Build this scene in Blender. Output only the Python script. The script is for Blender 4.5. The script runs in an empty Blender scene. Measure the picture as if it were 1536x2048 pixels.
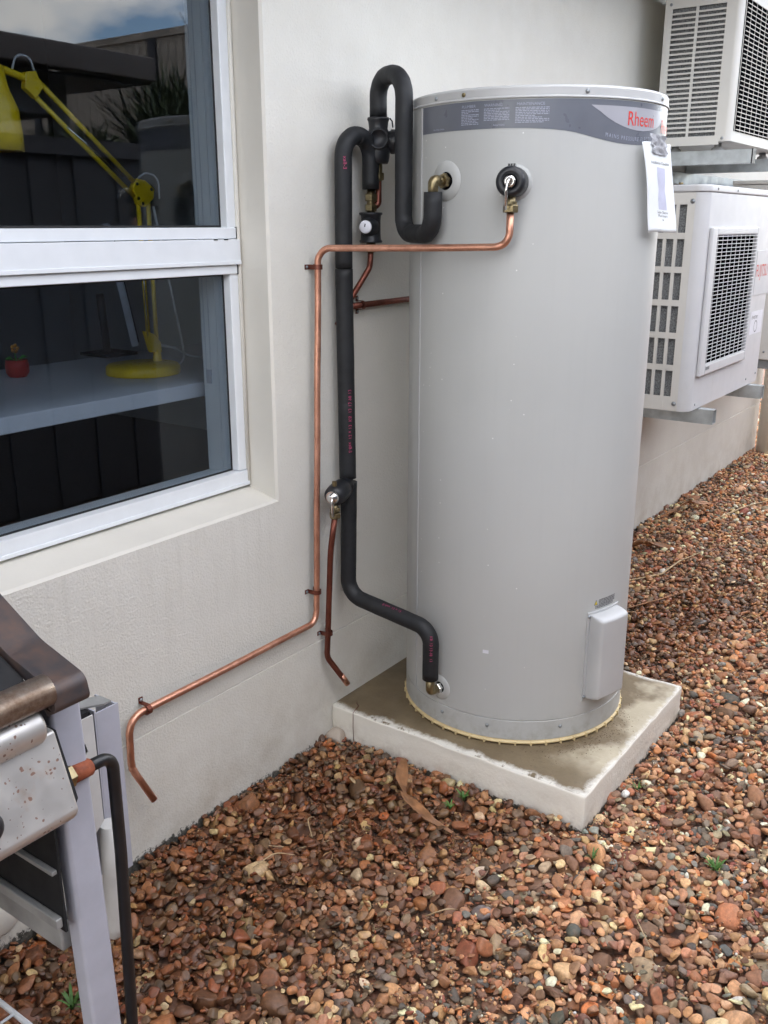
import bpy, bmesh, math, random
import numpy as np
from mathutils import Vector, Matrix
R = math.radians
rng = np.random.default_rng(11)
random.seed(5)
SC = bpy.context.scene
COL = SC.collection

# ------------------------------------------------------------------ camera
cam_d = bpy.data.cameras.new('camera')
cam = bpy.data.objects.new('camera', cam_d); COL.objects.link(cam)
cam.location = (-1.2, -1.5777, 1.4552)
cam.rotation_euler = (math.pi/2 - 0.2973, 0, 0.6215 - math.pi/2)
cam_d.sensor_fit = 'VERTICAL'; cam_d.sensor_height = 24; cam_d.sensor_width = 18
cam_d.lens = 1880/2048*24
cam_d.clip_start = 0.02; cam_d.clip_end = 500
SC.camera = cam

# ------------------------------------------------------------------ sky, sun, exposure
SUN_EL, SUN_AZ = R(55), R(15)          # veiled sun behind the house: the narrow side yard is in soft shade
world = bpy.data.worlds.new('World'); SC.world = world; world.use_nodes = True
nt = world.node_tree; nt.nodes.clear()
out = nt.nodes.new('ShaderNodeOutputWorld'); bg = nt.nodes.new('ShaderNodeBackground')
sky = nt.nodes.new('ShaderNodeTexSky'); sky.sky_type = 'NISHITA'; sky.sun_disc = False
sky.sun_elevation = SUN_EL; sky.sun_rotation = SUN_AZ; sky.air_density = 1.0; sky.dust_density = .3; sky.ozone_density = 2.5
tc = nt.nodes.new('ShaderNodeTexCoord'); mp = nt.nodes.new('ShaderNodeMapping')
mp.inputs['Scale'].default_value = (1, 1, 2.2); mp.inputs['Location'].default_value = (1.7, .35, 0)
nz = nt.nodes.new('ShaderNodeTexNoise'); nz.inputs['Scale'].default_value = 5.0; nz.inputs['Detail'].default_value = 7; nz.inputs['Roughness'].default_value = .55
rp = nt.nodes.new('ShaderNodeValToRGB'); rp.color_ramp.elements[0].position = .435; rp.color_ramp.elements[1].position = .60
mx = nt.nodes.new('ShaderNodeMix'); mx.data_type = 'RGBA'
nt.links.new(tc.outputs['Generated'], mp.inputs['Vector']); nt.links.new(mp.outputs['Vector'], nz.inputs['Vector'])
nt.links.new(nz.outputs['Fac'], rp.inputs['Fac']); nt.links.new(rp.outputs['Color'], mx.inputs['Factor'])
nt.links.new(sky.outputs['Color'], mx.inputs['A']); mx.inputs['B'].default_value = (11.2, 10.6, 9.9, 1)
nt.links.new(mx.outputs['Result'], bg.inputs['Color']); bg.inputs['Strength'].default_value = .15
nt.links.new(bg.outputs['Background'], out.inputs['Surface'])
sun_d = bpy.data.lights.new('sun', 'SUN'); sun_d.energy = 1.2; sun_d.angle = R(14); sun_d.color = (1, .95, .88)
sun = bpy.data.objects.new('sun', sun_d); COL.objects.link(sun); sun.location = (3, 8, 14)
sdir = Vector((math.sin(SUN_AZ)*math.cos(SUN_EL), math.cos(SUN_AZ)*math.cos(SUN_EL), math.sin(SUN_EL)))
sun.rotation_euler = (-sdir).to_track_quat('-Z', 'Y').to_euler()
vs = SC.view_settings; vs.view_transform = 'Standard'; vs.look = 'None'; vs.gamma = 1; vs.use_curve_mapping = False
vs.exposure = 2.13
SC.cycles.use_denoising = True
SC.cycles.caustics_reflective = False; SC.cycles.caustics_refractive = False
SC.cycles.sample_clamp_indirect = 6; SC.cycles.max_bounces = 7; SC.cycles.use_adaptive_sampling = True; SC.cycles.adaptive_threshold = .025

# ------------------------------------------------------------------ materials
def lin(r, g, b):
    f = lambda c: ((c/255+.055)/1.055)**2.4 if c > 10.3 else c/255/12.92
    return (f(r), f(g), f(b), 1)
class N:
    """small node helper"""
    def __init__(s, name):
        s.m = bpy.data.materials.new(name); s.m.use_nodes = True; s.t = s.m.node_tree
        s.p = s.t.nodes['Principled BSDF']; s.co = s.t.nodes.new('ShaderNodeTexCoord')
    def n(s, typ, **kw):
        nd = s.t.nodes.new(typ)
        for k, v in kw.items():
            if k in nd.inputs: nd.inputs[k].default_value = v
            else: setattr(nd, k, v)
        return nd
    def l(s, a, b): s.t.links.new(a, b)
    def noise(s, scale, detail=4, rough=.55, vec=None, sc=None):
        nd = s.n('ShaderNodeTexNoise'); nd.inputs['Scale'].default_value = scale; nd.inputs['Detail'].default_value = detail; nd.inputs['Roughness'].default_value = rough
        v = vec or s.co.outputs['Object']
        if sc:
            mpn = s.n('ShaderNodeMapping'); mpn.inputs['Scale'].default_value = sc; s.l(v, mpn.inputs['Vector']); v = mpn.outputs['Vector']
        s.l(v, nd.inputs['Vector']); return nd.outputs['Fac']
    def ramp(s, fac, a, b, ca=(0,0,0,1), cb=(1,1,1,1)):
        r = s.n('ShaderNodeValToRGB'); e = r.color_ramp.elements; e[0].position = a; e[1].position = b; e[0].color = ca; e[1].color = cb
        s.l(fac, r.inputs['Fac']); return r.outputs['Color']
    def mix(s, fac, a, b, blend='MIX'):
        m = s.n('ShaderNodeMix'); m.data_type = 'RGBA'; m.blend_type = blend
        for v, k in ((fac, 'Factor'), (a, 'A'), (b, 'B')):
            if isinstance(v, (int, float, tuple)): m.inputs[k].default_value = v
            else: s.l(v, m.inputs[k])
        return m.outputs['Result']
    def math(s, op, a, b=0.0, clamp=False):
        m = s.n('ShaderNodeMath'); m.operation = op; m.use_clamp = clamp
        for v, i in ((a, 0), (b, 1)):
            if isinstance(v, (int, float)): m.inputs[i].default_value = v
            else: s.l(v, m.inputs[i])
        return m.outputs[0]
    def maprange(s, v, a, b, c=0.0, d=1.0):
        m = s.n('ShaderNodeMapRange'); m.clamp = True
        for i, x in enumerate((v, a, b, c, d)):
            if isinstance(x, (int, float)): m.inputs[i].default_value = x
            else: s.l(x, m.inputs[i])
        return m.outputs[0]
    def xyz(s, vec=None):
        x = s.n('ShaderNodeSeparateXYZ'); s.l(vec or s.co.outputs['Object'], x.inputs[0]); return x.outputs
    def bump(s, h, strength=.3, dist=.002, prev=None):
        b = s.n('ShaderNodeBump'); b.inputs['Strength'].default_value = strength; b.inputs['Distance'].default_value = dist
        s.l(h, b.inputs['Height'])
        if prev: s.l(prev, b.inputs['Normal'])
        return b.outputs['Normal']
    def base(s, c): 
        s.l(c, s.p.inputs['Base Color']) if not isinstance(c, tuple) else setattr(s.p.inputs['Base Color'], 'default_value', c)
    def rough(s, c):
        s.l(c, s.p.inputs['Roughness']) if not isinstance(c, (int, float)) else setattr(s.p.inputs['Roughness'], 'default_value', c)
    def normal(s, c): s.l(c, s.p.inputs['Normal'])
def simple(name, col, rough=.5, metal=0., var=.12, vscale=30, bump=0., bscale=200, spec=None, dist=.001):
    m = N(name); f = m.noise(vscale, 5)
    lo = tuple(c*(1-var) for c in col[:3])+(1,); hi = tuple(min(1, c*(1+var)) for c in col[:3])+(1,)
    m.base(m.ramp(f, .3, .7, lo, hi)); m.p.inputs['Metallic'].default_value = metal
    m.rough(m.maprange(m.noise(vscale*2.3, 3), .3, .7, max(.02, rough-.08), min(1, rough+.08)))
    if bump: m.normal(m.bump(m.noise(bscale, 3), bump, dist))
    if spec is not None: m.p.inputs['Specular IOR Level'].default_value = spec
    return m.m
M = {}
# painted render of the house wall: fine sand texture, grime near the ground, ragged unpainted base
def wall_mat():
    m = N('painted_render'); x, y, z = m.xyz()
    big = m.noise(1.3, 4); mid = m.noise(9, 5)
    c = m.ramp(big, .3, .72, (.69, .665, .60, 1), (.74, .72, .66, 1))
    c = m.mix(m.ramp(mid, .35, .75), c, (.68, .655, .59, 1))
    grime = m.math('MULTIPLY', m.maprange(z, .0, .38, 1, 0), m.maprange(m.noise(7, 7, .72), .40, .70, 0, 1))
    c = m.mix(m.math('MULTIPLY', grime, .6), c, (.42, .36, .28, 1))
    run = m.math('MULTIPLY', m.math('MULTIPLY', m.maprange(z, .35, .77, 0, 1), m.math('LESS_THAN', z, .776)), m.maprange(x, .50, .56, 1, .12))
    c = m.mix(m.math('MULTIPLY', run, m.maprange(m.noise(9, 5, .65, sc=(5, 1, .22)), .50, .78, 0, .34)), c, (.47, .44, .38, 1))
    c = m.mix(m.maprange(m.noise(2.6, 7, .72), .55, .80, 0, .22), c, (.56, .53, .47, 1))
    sp = m.maprange(m.noise(260, 2), .70, .73, 0, .5); c = m.mix(sp, c, (.33, .31, .28, 1))
    edge = m.math('ADD', z, m.math('MULTIPLY', m.math('SUBTRACT', m.noise(70, 6, .75), .5), .09))
    bare = m.maprange(m.math('ADD', edge, m.maprange(x, -.3, .55, -.012, .010)), .006, .014, 1, 0); c = m.mix(bare, c, m.ramp(m.noise(90, 5), .35, .7, (.035, .035, .03, 1), (.13, .12, .1, 1)))
    m.base(c); m.rough(.82)
    h1 = m.noise(230, 3, .6); v = m.n('ShaderNodeTexVoronoi'); v.inputs['Scale'].default_value = 170; m.l(m.co.outputs['Object'], v.inputs['Vector'])
    h = m.math('ADD', h1, m.math('MULTIPLY', v.outputs['Distance'], .6))
    n1 = m.bump(h, .42, .0032); m.normal(m.bump(m.noise(16, 3), .12, .01, n1)); return m.m
M['wall'] = wall_mat()
M['reveal'] = simple('smooth_cream_paint', (.70, .67, .60), .6, var=.04, vscale=6, bump=.15, bscale=120)
M['soffit'] = simple('brown_soffit_paint', (.22, .16, .12), .6, var=.1, vscale=3)
M['gutter'] = simple('dark_brown_steel', (.075, .06, .054), .45, var=.15)
M['alu'] = simple('white_powder_coat', (.77, .795, .815), .38, var=.03, vscale=20)
M['gasket'] = simple('black_rubber_seal', (.012, .012, .013), .6)
def glass():
    m = N('window_glass'); t = m.t; t.nodes.remove(m.p)
    tr = m.n('ShaderNodeBsdfTransparent'); tr.inputs['Color'].default_value = (.70, .74, .77, 1)
    gl = m.n('ShaderNodeBsdfGlossy'); gl.inputs['Roughness'].default_value = 0.0; gl.inputs['Color'].default_value = (.95, .97, 1, 1)
    fr = m.n('ShaderNodeFresnel'); ge = m.n('ShaderNodeNewGeometry'); m.l(m.maprange(ge.outputs['Backfacing'], 0., 1., 1.46, 1/1.46), fr.inputs['IOR'])   # the same index on both faces of the pane
    mxs = m.n('ShaderNodeMixShader'); m.l(fr.outputs[0], mxs.inputs[0]); m.l(tr.outputs[0], mxs.inputs[1]); m.l(gl.outputs[0], mxs.inputs[2])
    m.l(mxs.outputs[0], t.nodes['Material Output'].inputs['Surface']); return m.m
M['glass'] = glass()
M['inner_wall'] = simple('room_paint', (.5, .5, .5), .8, var=.04, vscale=2)
M['carpet'] = simple('dark_carpet', (.06, .06, .07), .95, var=.2, vscale=80)
M['desk'] = simple('white_laminate', (.62, .63, .68), .45, var=.03)
M['yellow'] = simple('yellow_enamel', (.88, .60, .01), .32, var=.06)
M['red'] = simple('red_plastic', (.50, .02, .015), .35, var=.08)
M['leaf_green'] = simple('plastic_leaf', (.06, .35, .04), .5)
M['petal'] = simple('orange_petal', (.7, .3, .03), .5)
M['cord'] = simple('white_cable', (.6, .6, .62), .5)
M['screen_plastic'] = simple('pale_grey_plastic', (.45, .46, .52), .45)
M['black_plastic'] = simple('black_plastic', (.012, .012, .014), .45)
M['silver'] = simple('chrome', (.72, .71, .69), .16, 1., var=.06, vscale=60)
# concrete slab
def slab_top():
    m = N('stained_concrete'); x, y, z = m.xyz()
    c = m.ramp(m.noise(7, 7, .65), .3, .72, (.135, .098, .055, 1), (.215, .165, .098, 1))
    c = m.mix(m.maprange(m.noise(60, 5, .7), .55, .8, 0, .5), c, (.075, .062, .045, 1))
    dry = m.math('MULTIPLY', m.maprange(m.math('ADD', m.math('MULTIPLY', y, -4.), m.math('MULTIPLY', m.noise(6.5, 4, .55), 2.6)), 4.10, 4.45, 0, 1), m.maprange(x, .80, .90, 0, 1))
    c = m.mix(m.math('MULTIPLY', dry, .85), c, m.ramp(m.noise(18, 6, .6), .3, .7, (.42, .36, .25, 1), (.54, .48, .36, 1)))
    # paint brushed over the outer rim, worn with an uneven edge
    ex = m.math('MINIMUM', m.math('SUBTRACT', x, .742), m.math('SUBTRACT', 1.449, x)); e = m.math('MINIMUM', ex, m.math('ADD', y, .806))
    e2 = m.math('ADD', e, m.math('MULTIPLY', m.math('SUBTRACT', m.noise(13, 7, .7), .5), .085))
    paint = m.maprange(e2, .0, .018, 1, 0); paint = m.math('MULTIPLY', paint, m.maprange(m.noise(26, 5, .7), .36, .44, 0, 1))
    c = m.mix(paint, c, (.66, .635, .57, 1)); m.base(c)
    m.rough(m.maprange(m.noise(9, 4), .3, .7, .42, .8))
    n1 = m.bump(m.noise(150, 4), .25, .002); m.normal(m.bump(m.noise(11, 4), .25, .008, n1)); return m.m
M['slab_top'] = slab_top()
def slab_side():
    m = N('rough_painted_concrete'); x, y, z = m.xyz()
    c = m.ramp(m.noise(6, 5), .3, .7, (.77, .735, .65, 1), (.83, .80, .72, 1))
    g = m.math('MULTIPLY', m.maprange(z, .0, .07, 1, 0), m.maprange(m.noise(18, 6, .7), .45, .7, 0, 1)); c = m.mix(m.math('MULTIPLY', g, .6), c, (.33, .25, .17, 1))
    edge = m.math('ADD', z, m.math('MULTIPLY', m.math('SUBTRACT', m.noise(60, 6, .7), .5), .05)); c = m.mix(m.maprange(edge, -.004, .002, 1, 0), c, (.07, .06, .045, 1))
    m.base(c); m.rough(.85)
    n1 = m.bump(m.noise(120, 4, .6), .38, .003); m.normal(m.bump(m.noise(22, 4), .25, .006, n1)); return m.m
M['slab_side'] = slab_side()
# tank
def tank_mat():
    m = N('grey_powder_coat'); x, y, z = m.xyz()
    c = m.ramp(m.noise(2.2, 5), .3, .7, (.440, .446, .432, 1), (.474, .480, .466, 1))
    v = m.n('ShaderNodeTexVoronoi'); v.inputs['Scale'].default_value = 75; m.l(m.co.outputs['Object'], v.inputs['Vector'])
    hole = m.maprange(v.outputs['Distance'], .10, .16, 1, 0)
    pick = m.n('ShaderNodeSeparateColor'); m.l(v.outputs['Color'], pick.inputs[0])
    side = m.maprange(x, .80, .93, 1, .0)
    few = m.math('GREATER_THAN', pick.outputs[0], m.maprange(m.math('MULTIPLY', side, m.noise(6, 4)), .15, .75, 1.0, .86))
    c = m.mix(m.math('MULTIPLY', hole, few), c, (.72, .72, .70, 1))
    streak = m.noise(5, 4, .6, sc=(14, 14, .5)); c = m.mix(m.maprange(streak, .5, .85, 0, .10), c, (.33, .325, .31, 1))
    dirt = m.math('MULTIPLY', m.maprange(z, .11, .2, 1, 0), m.maprange(m.noise(25, 5, .7), .45, .75, 0, .7)); c = m.mix(dirt, c, (.25, .22, .17, 1))
    m.base(c); m.rough(m.maprange(m.noise(14, 4), .3, .7, .40, .52)); m.normal(m.bump(m.noise(5, 3), .10, .006, m.bump(m.noise(420, 2), .05, .0006))); return m.m
M['tank'] = tank_mat()
M['tank_trim'] = simple('grey_trim', (.45, .453, .45), .45, var=.04, vscale=10)
M['cover'] = simple('pale_grey_cover', (.47, .473, .47), .38, var=.03, vscale=8)
M['band'] = simple('slate_decal', (.125, .134, .160), .34, var=.07, vscale=12)
M['lens'] = simple('silver_decal', (.34, .34, .375), .34, var=.04, vscale=12)
M['red_ink'] = simple('red_ink', (.62, .03, .02), .4, var=.02)
M['pale_ink'] = simple('pale_ink', (.36, .38, .46), .45, var=.1, vscale=300)
M['dark_ink'] = simple('dark_ink', (.10, .10, .11), .5, var=.2, vscale=300)
M['grey_ink'] = simple('grey_ink', (.52, .53, .66), .6, var=.1)
M['yellow_ink'] = simple('yellow_ink', (.62, .48, .02), .5)
M['white_sticker'] = simple('white_sticker', (.72, .72, .76), .5, var=.04)
M['cream_plastic'] = simple('cream_plastic', (.66, .52, .28), .5, var=.12, vscale=40)
M['brass'] = simple('aged_brass', (.27, .22, .125), .38, 1., var=.35, vscale=70, bump=.1, bscale=300)
def copper(name, a, b, rough):
    m = N(name); m.base(m.mix(m.maprange(m.noise(16, 6, .72, sc=(1, 1, .6)), .36, .70), a, b)); m.p.inputs['Metallic'].default_value = 1.
    m.rough(m.maprange(m.noise(40, 4), .3, .7, rough-.08, rough+.12)); m.normal(m.bump(m.noise(35, 2), .06, .002)); return m.m
M['copper'] = copper('bright_copper', (.82, .44, .31, 1), (.52, .245, .165, 1), .42)
M['copper_old'] = copper('dull_copper', (.29, .105, .075, 1), (.15, .06, .045, 1), .5)
M['foam'] = simple('black_foam_lagging', (.009, .010, .012), .62, var=.3, vscale=18, bump=.14, bscale=240)
M['valve_black'] = simple('black_valve_jacket', (.012, .013, .016), .42, var=.25, vscale=40)
M['magenta'] = simple('magenta_ink', (.42, .05, .14), .6, var=.3, vscale=200)
# air conditioners
def ac_mat(name, a, b):
    m = N(name); c = m.ramp(m.noise(3, 5), .3, .7, a, b); c = m.mix(m.maprange(m.noise(11, 6, .7, sc=(1, 1, .35)), .55, .8, 0, .3), c, (.42, .40, .35, 1))
    m.base(c); m.rough(m.maprange(m.noise(20, 3), .3, .7, .38, .55)); m.normal(m.bump(m.noise(300, 2), .05, .0006)); return m.m
M['ac'] = ac_mat('ivory_ac_paint', (.60, .58, .535, 1), (.66, .645, .605, 1))
M['ac2'] = ac_mat('white_ac_paint', (.55, .55, .555, 1), (.60, .60, .61, 1))
def coil():
    m = N('dusty_condenser_fins'); s = m.noise(160, 4, .7)
    m.base(m.ramp(s, .35, .7, (.10, .105, .11, 1), (.34, .35, .35, 1))); m.rough(.7); m.normal(m.bump(s, .5, .003)); return m.m
M['coil'] = coil()
M['dark_in'] = simple('cavity_shade', (.006, .006, .007), .9, spec=0.)  # flat black standing in for the shade inside cavities, no gloss
M['galv'] = simple('galvanised_steel', (.52, .55, .56), .42, .85, var=.25, vscale=14)
M['steel_dark'] = simple('dull_zinc_steel', (.30, .32, .33), .5, .7, var=.25, vscale=8)
# barbecue
def bbq_rusty():
    m = N('pitted_stainless'); w = m.noise(17, 5, .65)
    jit = m.n('ShaderNodeTexNoise'); jit.inputs['Scale'].default_value = 90; m.l(m.co.outputs['Object'], jit.inputs['Vector'])
    wv = m.n('ShaderNodeVectorMath'); wv.operation = 'MULTIPLY_ADD'; m.l(jit.outputs['Color'], wv.inputs[0]); wv.inputs[1].default_value = (.006, .006, .006); m.l(m.co.outputs['Object'], wv.inputs[2])
    v = m.n('ShaderNodeTexVoronoi'); v.inputs['Scale'].default_value = 175; m.l(wv.outputs[0], v.inputs['Vector'])
    sc = m.n('ShaderNodeSeparateColor'); m.l(v.outputs['Color'], sc.inputs[0])
    size = m.math('MULTIPLY', m.maprange(sc.outputs[0], .35, 1., 0, .48), m.maprange(w, .36, .60, .30, 1.15))
    pits = m.maprange(m.math('SUBTRACT', size, v.outputs['Distance']), 0., .07, 0, 1)
    stain = m.maprange(w, .56, .72, 0, .55)
    c = m.mix(stain, (.66, .64, .61, 1), (.50, .35, .25, 1)); c = m.mix(m.math('MULTIPLY', pits, .9), c, (.14, .055, .03, 1)); m.base(c)
    m.l(m.math('SUBTRACT', .8, m.math('MULTIPLY', pits, .75)), m.p.inputs['Metallic']); m.rough(m.maprange(m.noise(30, 3), .3, .7, .36, .52))
    m.normal(m.bump(pits, .2, -.0005)); return m.m
M['bbq_steel'] = bbq_rusty()
def bbq_brown():
    m = N('rust_browned_chrome'); w = m.noise(40, 6, .7); c = m.ramp(w, .35, .7, (.20, .13, .09, 1), (.50, .43, .37, 1)); m.base(c)
    m.p.inputs['Metallic'].default_value = .9; m.rough(m.maprange(w, .3, .7, .5, .22)); return m.m
M['bbq_chrome'] = bbq_brown()
def bbq_hood():
    m = N('rust_bloomed_black_enamel'); w = m.noise(16, 6, .7); c = m.ramp(w, .42, .78, (.040, .037, .040, 1), (.115, .065, .045, 1)); m.base(c)
    m.rough(m.maprange(w, .3, .7, .34, .6)); m.p.inputs['Metallic'].default_value = .25; return m.m
M['bbq_hood'] = bbq_hood()
M['bbq_black'] = simple('sooty_enamel_and_void_shade', (.006, .006, .007), .85, var=.4, vscale=10)  # enamel of hood and firebox, also the black put in for shaded voids
M['bbq_grey'] = simple('silver_grey_paint', (.43, .44, .50), .42, .1, var=.09, vscale=16, bump=.05)
M['bbq_rail'] = simple('weathered_grey_paint', (.30, .30, .29), .5, .1, var=.3, vscale=12)
M['bbq_white'] = simple('off_white_paint', (.55, .54, .52), .45, var=.08, vscale=20)
M['rust'] = simple('red_rust', (.26, .065, .025), .75, var=.3, vscale=90, bump=.3)
M['hose'] = simple('black_rubber_hose', (.012, .012, .013), .38, var=.3, vscale=30)
M['wire'] = simple('white_coated_wire', (.55, .56, .57), .45, var=.1)
# gravel
def pebble_mat():
    m = N('river_pebble'); a = m.n('ShaderNodeAttribute'); a.attribute_name = 'tint'; w = m.n('ShaderNodeAttribute'); w.attribute_name = 'wet'
    c = a.outputs['Color']
    sp = m.noise(130, 5, .65); c = m.mix(m.maprange(sp, .30, .70, .0, 1.0), m.mix(1.0, c, (.68, .66, .64, 1), 'MULTIPLY'), m.mix(1.0, c, (1.22, 1.20, 1.18, 1), 'MULTIPLY'))
    big = m.noise(38, 3, .6); c = m.mix(m.maprange(big, .48, .72, 0, .45), c, (.30, .185, .11, 1))
    wet = m.math('MULTIPLY', w.outputs['Fac'], 1.0)
    g = m.n('ShaderNodeGamma'); g.inputs['Gamma'].default_value = 1.32; m.l(c, g.inputs['Color'])
    c = m.mix(wet, c, m.mix(1.0, g.outputs['Color'], (1.0, .88, .78, 1), 'MULTIPLY')); m.base(c)
    m.rough(m.math('SUBTRACT', m.maprange(m.noise(60, 3), .3, .7, .62, .85), m.math('MULTIPLY', wet, .30)))
    m.normal(m.bump(m.noise(260, 4, .65), .3, .0015)); return m.m
M['pebble'] = pebble_mat()
def earth():
    m = N('gravel_bed_earth'); v = m.n('ShaderNodeTexVoronoi'); v.inputs['Scale'].default_value = 42; m.l(m.co.outputs['Object'], v.inputs['Vector'])
    hs = m.n('ShaderNodeSeparateColor'); m.l(v.outputs['Color'], hs.inputs[0])
    r = m.n('ShaderNodeValToRGB'); els = r.color_ramp.elements; els[0].color = lin(96, 62, 46); els[1].color = lin(150, 122, 96)
    for p, cc in ((.25, lin(134, 88, 60)), (.45, lin(88, 78, 72)), (.65, lin(150, 104, 74)), (.85, lin(112, 66, 52))): els.new(p).color = cc
    m.l(hs.outputs[0], r.inputs['Fac']); c = m.mix(m.maprange(v.outputs['Distance'], .35, .75, 0, .85), r.outputs['Color'], (.085, .055, .036, 1)); m.base(c)
    m.rough(.75); m.normal(m.bump(m.maprange(v.outputs['Distance'], 0, .8, 1, 0), .9, .012)); return m.m
M['earth'] = earth()
M['dry_leaf'] = simple('dry_brown_leaf', (.26, .12, .05), .6, var=.4, vscale=25)
M['straw'] = simple('dry_straw', (.42, .30, .17), .7, var=.3, vscale=30)
M['weed'] = simple('weed_green', (.07, .16, .03), .6, var=.3, vscale=60)
M['paling'] = simple('weathered_paling', (.34, .29, .24), .85, var=.4, vscale=5, bump=.3, bscale=40)
M['dark_paling'] = simple('charcoal_paling', (.045, .045, .052), .75, var=.3, vscale=4)
M['roof_tile'] = simple('brown_roof', (.17, .13, .115), .8, var=.3, vscale=6)
M['beam'] = simple('grey_beam', (.22, .22, .24), .6)
M['foliage'] = simple('dark_foliage', (.055, .075, .03), .7, var=.5, vscale=20)
M['red_foliage'] = simple('burgundy_foliage', (.10, .03, .035), .6, var=.4, vscale=20)
M['soil'] = simple('terrace_soil', (.09, .07, .05), .95, var=.3, vscale=5)
M['grit_mix'] = simple('fine_grit', (.20, .15, .10), .9, var=.6, vscale=300)
M['paper'] = simple('white_paper', (.78, .81, .83), .55, var=.02)
M['tape'] = simple('silver_tape', (.36, .36, .38), .36, .4, var=.35, vscale=60, bump=.6, bscale=60, dist=.004)
M['rubber_foot'] = simple('grey_rubber', (.3, .3, .29), .7)

# ------------------------------------------------------------------ builders
def tagp(o, label=None, cat=None, group=None, kind=None):
    if label: o['label'] = label
    if cat: o['category'] = cat
    if group: o['group'] = group
    if kind: o['kind'] = kind
    return o
def thing(name, label, cat, loc=(0, 0, 0), group=None):
    o = bpy.data.objects.new(name, None); COL.objects.link(o); o.location = loc; o.empty_display_size = .05
    return tagp(o, label, cat, group)
def link(name, me, mat, parent=None):
    o = bpy.data.objects.new(name, me); COL.objects.link(o)
    if mat is not None: me.materials.clear(); me.materials.append(M[mat] if isinstance(mat, str) else mat)
    if parent is not None:
        o.parent = parent
        if parent.type == 'EMPTY': o.matrix_parent_inverse = Matrix.Translation(-Vector(parent.location))
    return o
class MB:
    def __init__(s): s.v = []; s.f = []; s.sm = []
    def add(s, v, f, smooth=False):
        k = len(s.v); s.v += [tuple(p) for p in v]; s.f += [tuple(i+k for i in q) for q in f]; s.sm += [smooth]*len(f); return s
    def box(s, a, b):
        (x0, y0, z0), (x1, y1, z1) = a, b
        v = [(x0,y0,z0),(x1,y0,z0),(x1,y1,z0),(x0,y1,z0),(x0,y0,z1),(x1,y0,z1),(x1,y1,z1),(x0,y1,z1)]
        return s.add(v, [(0,3,2,1),(4,5,6,7),(0,1,5,4),(1,2,6,5),(2,3,7,6),(3,0,4,7)])
    def prism(s, prof, x0, x1, axis='x', smooth=False):
        """closed profile extruded along an axis. profile in the other two axes (y,z)/(x,z)/(x,y)"""
        n = len(prof)
        mk = {'x': lambda p, t: (t, p[0], p[1]), 'y': lambda p, t: (p[0], t, p[1]), 'z': lambda p, t: (p[0], p[1], t)}[axis]
        v = [mk(p, x0) for p in prof]+[mk(p, x1) for p in prof]
        s.add(v, [(i, (i+1) % n, n+(i+1) % n, n+i) for i in range(n)], smooth)
        k = len(s.v)-2*n; s.f += [tuple(range(k+n-1, k-1, -1)), tuple(range(k+n, k+2*n))]; s.sm += [False, False]; return s
    def tube(s, path, r, seg=14, caps=True, wob=0.):
        P = [Vector(p) for p in path]; n = len(P); rr = r if isinstance(r, (list, tuple)) else [r]*n
        T = [(P[min(i+1, n-1)]-P[max(i-1, 0)]).normalized() for i in range(n)]
        a = T[0].orthogonal().normalized(); v = []; k = len(s.v)
        for i in range(n):
            a = (a-T[i]*a.dot(T[i])).normalized(); b = T[i].cross(a)
            q = rr[i]*(1+wob*math.sin(i*1.7)*.5+wob*(random.random()-.5))
            for j in range(seg):
                t = 2*math.pi*j/seg; v.append(P[i]+(a*math.cos(t)+b*math.sin(t))*q)
        f = [(i*seg+j, i*seg+(j+1) % seg, (i+1)*seg+(j+1) % seg, (i+1)*seg+j) for i in range(n-1) for j in range(seg)]
        s.add(v, f, True)
        if caps: s.f += [tuple(k+j for j in range(seg-1, -1, -1)), tuple(k+(n-1)*seg+j for j in range(seg))]; s.sm += [False, False]
        return s
    def lathe(s, prof, c=(0, 0, 0), ax=(0, 0, 1), seg=24, smooth=True):
        """profile [(radius, height)] turned round an axis"""
        ax = Vector(ax).normalized(); a = ax.orthogonal().normalized(); b = ax.cross(a); c = Vector(c); n = len(prof); v = []
        for r, h in prof:
            for j in range(seg):
                t = 2*math.pi*j/seg; v.append(c+ax*h+(a*math.cos(t)+b*math.sin(t))*max(r, 1e-5))
        s.add(v, [(i*seg+j, i*seg+(j+1) % seg, (i+1)*seg+(j+1) % seg, (i+1)*seg+j) for i in range(n-1) for j in range(seg)], smooth); return s
    def cyl(s, c, ax, r, h, seg=20, smooth=True):
        return s.lathe([(0, 0), (r, 0)], c, ax, seg, False).lathe([(r, 0), (r, h)], c, ax, seg, smooth).lathe([(r, h), (0, h)], c, ax, seg, False)
    def mesh(s, name):
        me = bpy.data.meshes.new(name); me.from_pydata([tuple(p) for p in s.v], [], s.f)
        me.polygons.foreach_set('use_smooth', s.sm); me.update(); me.validate(); return me
    def build(s, name, mat, parent=None, bevel=0., seg=2, angle=30):
        o = link(name, s.mesh(name), mat, parent)
        if bevel:
            b = o.modifiers.new('bevel', 'BEVEL'); b.width = bevel; b.segments = seg; b.limit_method = 'ANGLE'; b.angle_limit = R(angle); b.harden_normals = False
            for p in o.data.polygons: p.use_smooth = True
            w = o.modifiers.new('wn', 'WEIGHTED_NORMAL'); w.keep_sharp = True
        return o
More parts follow.
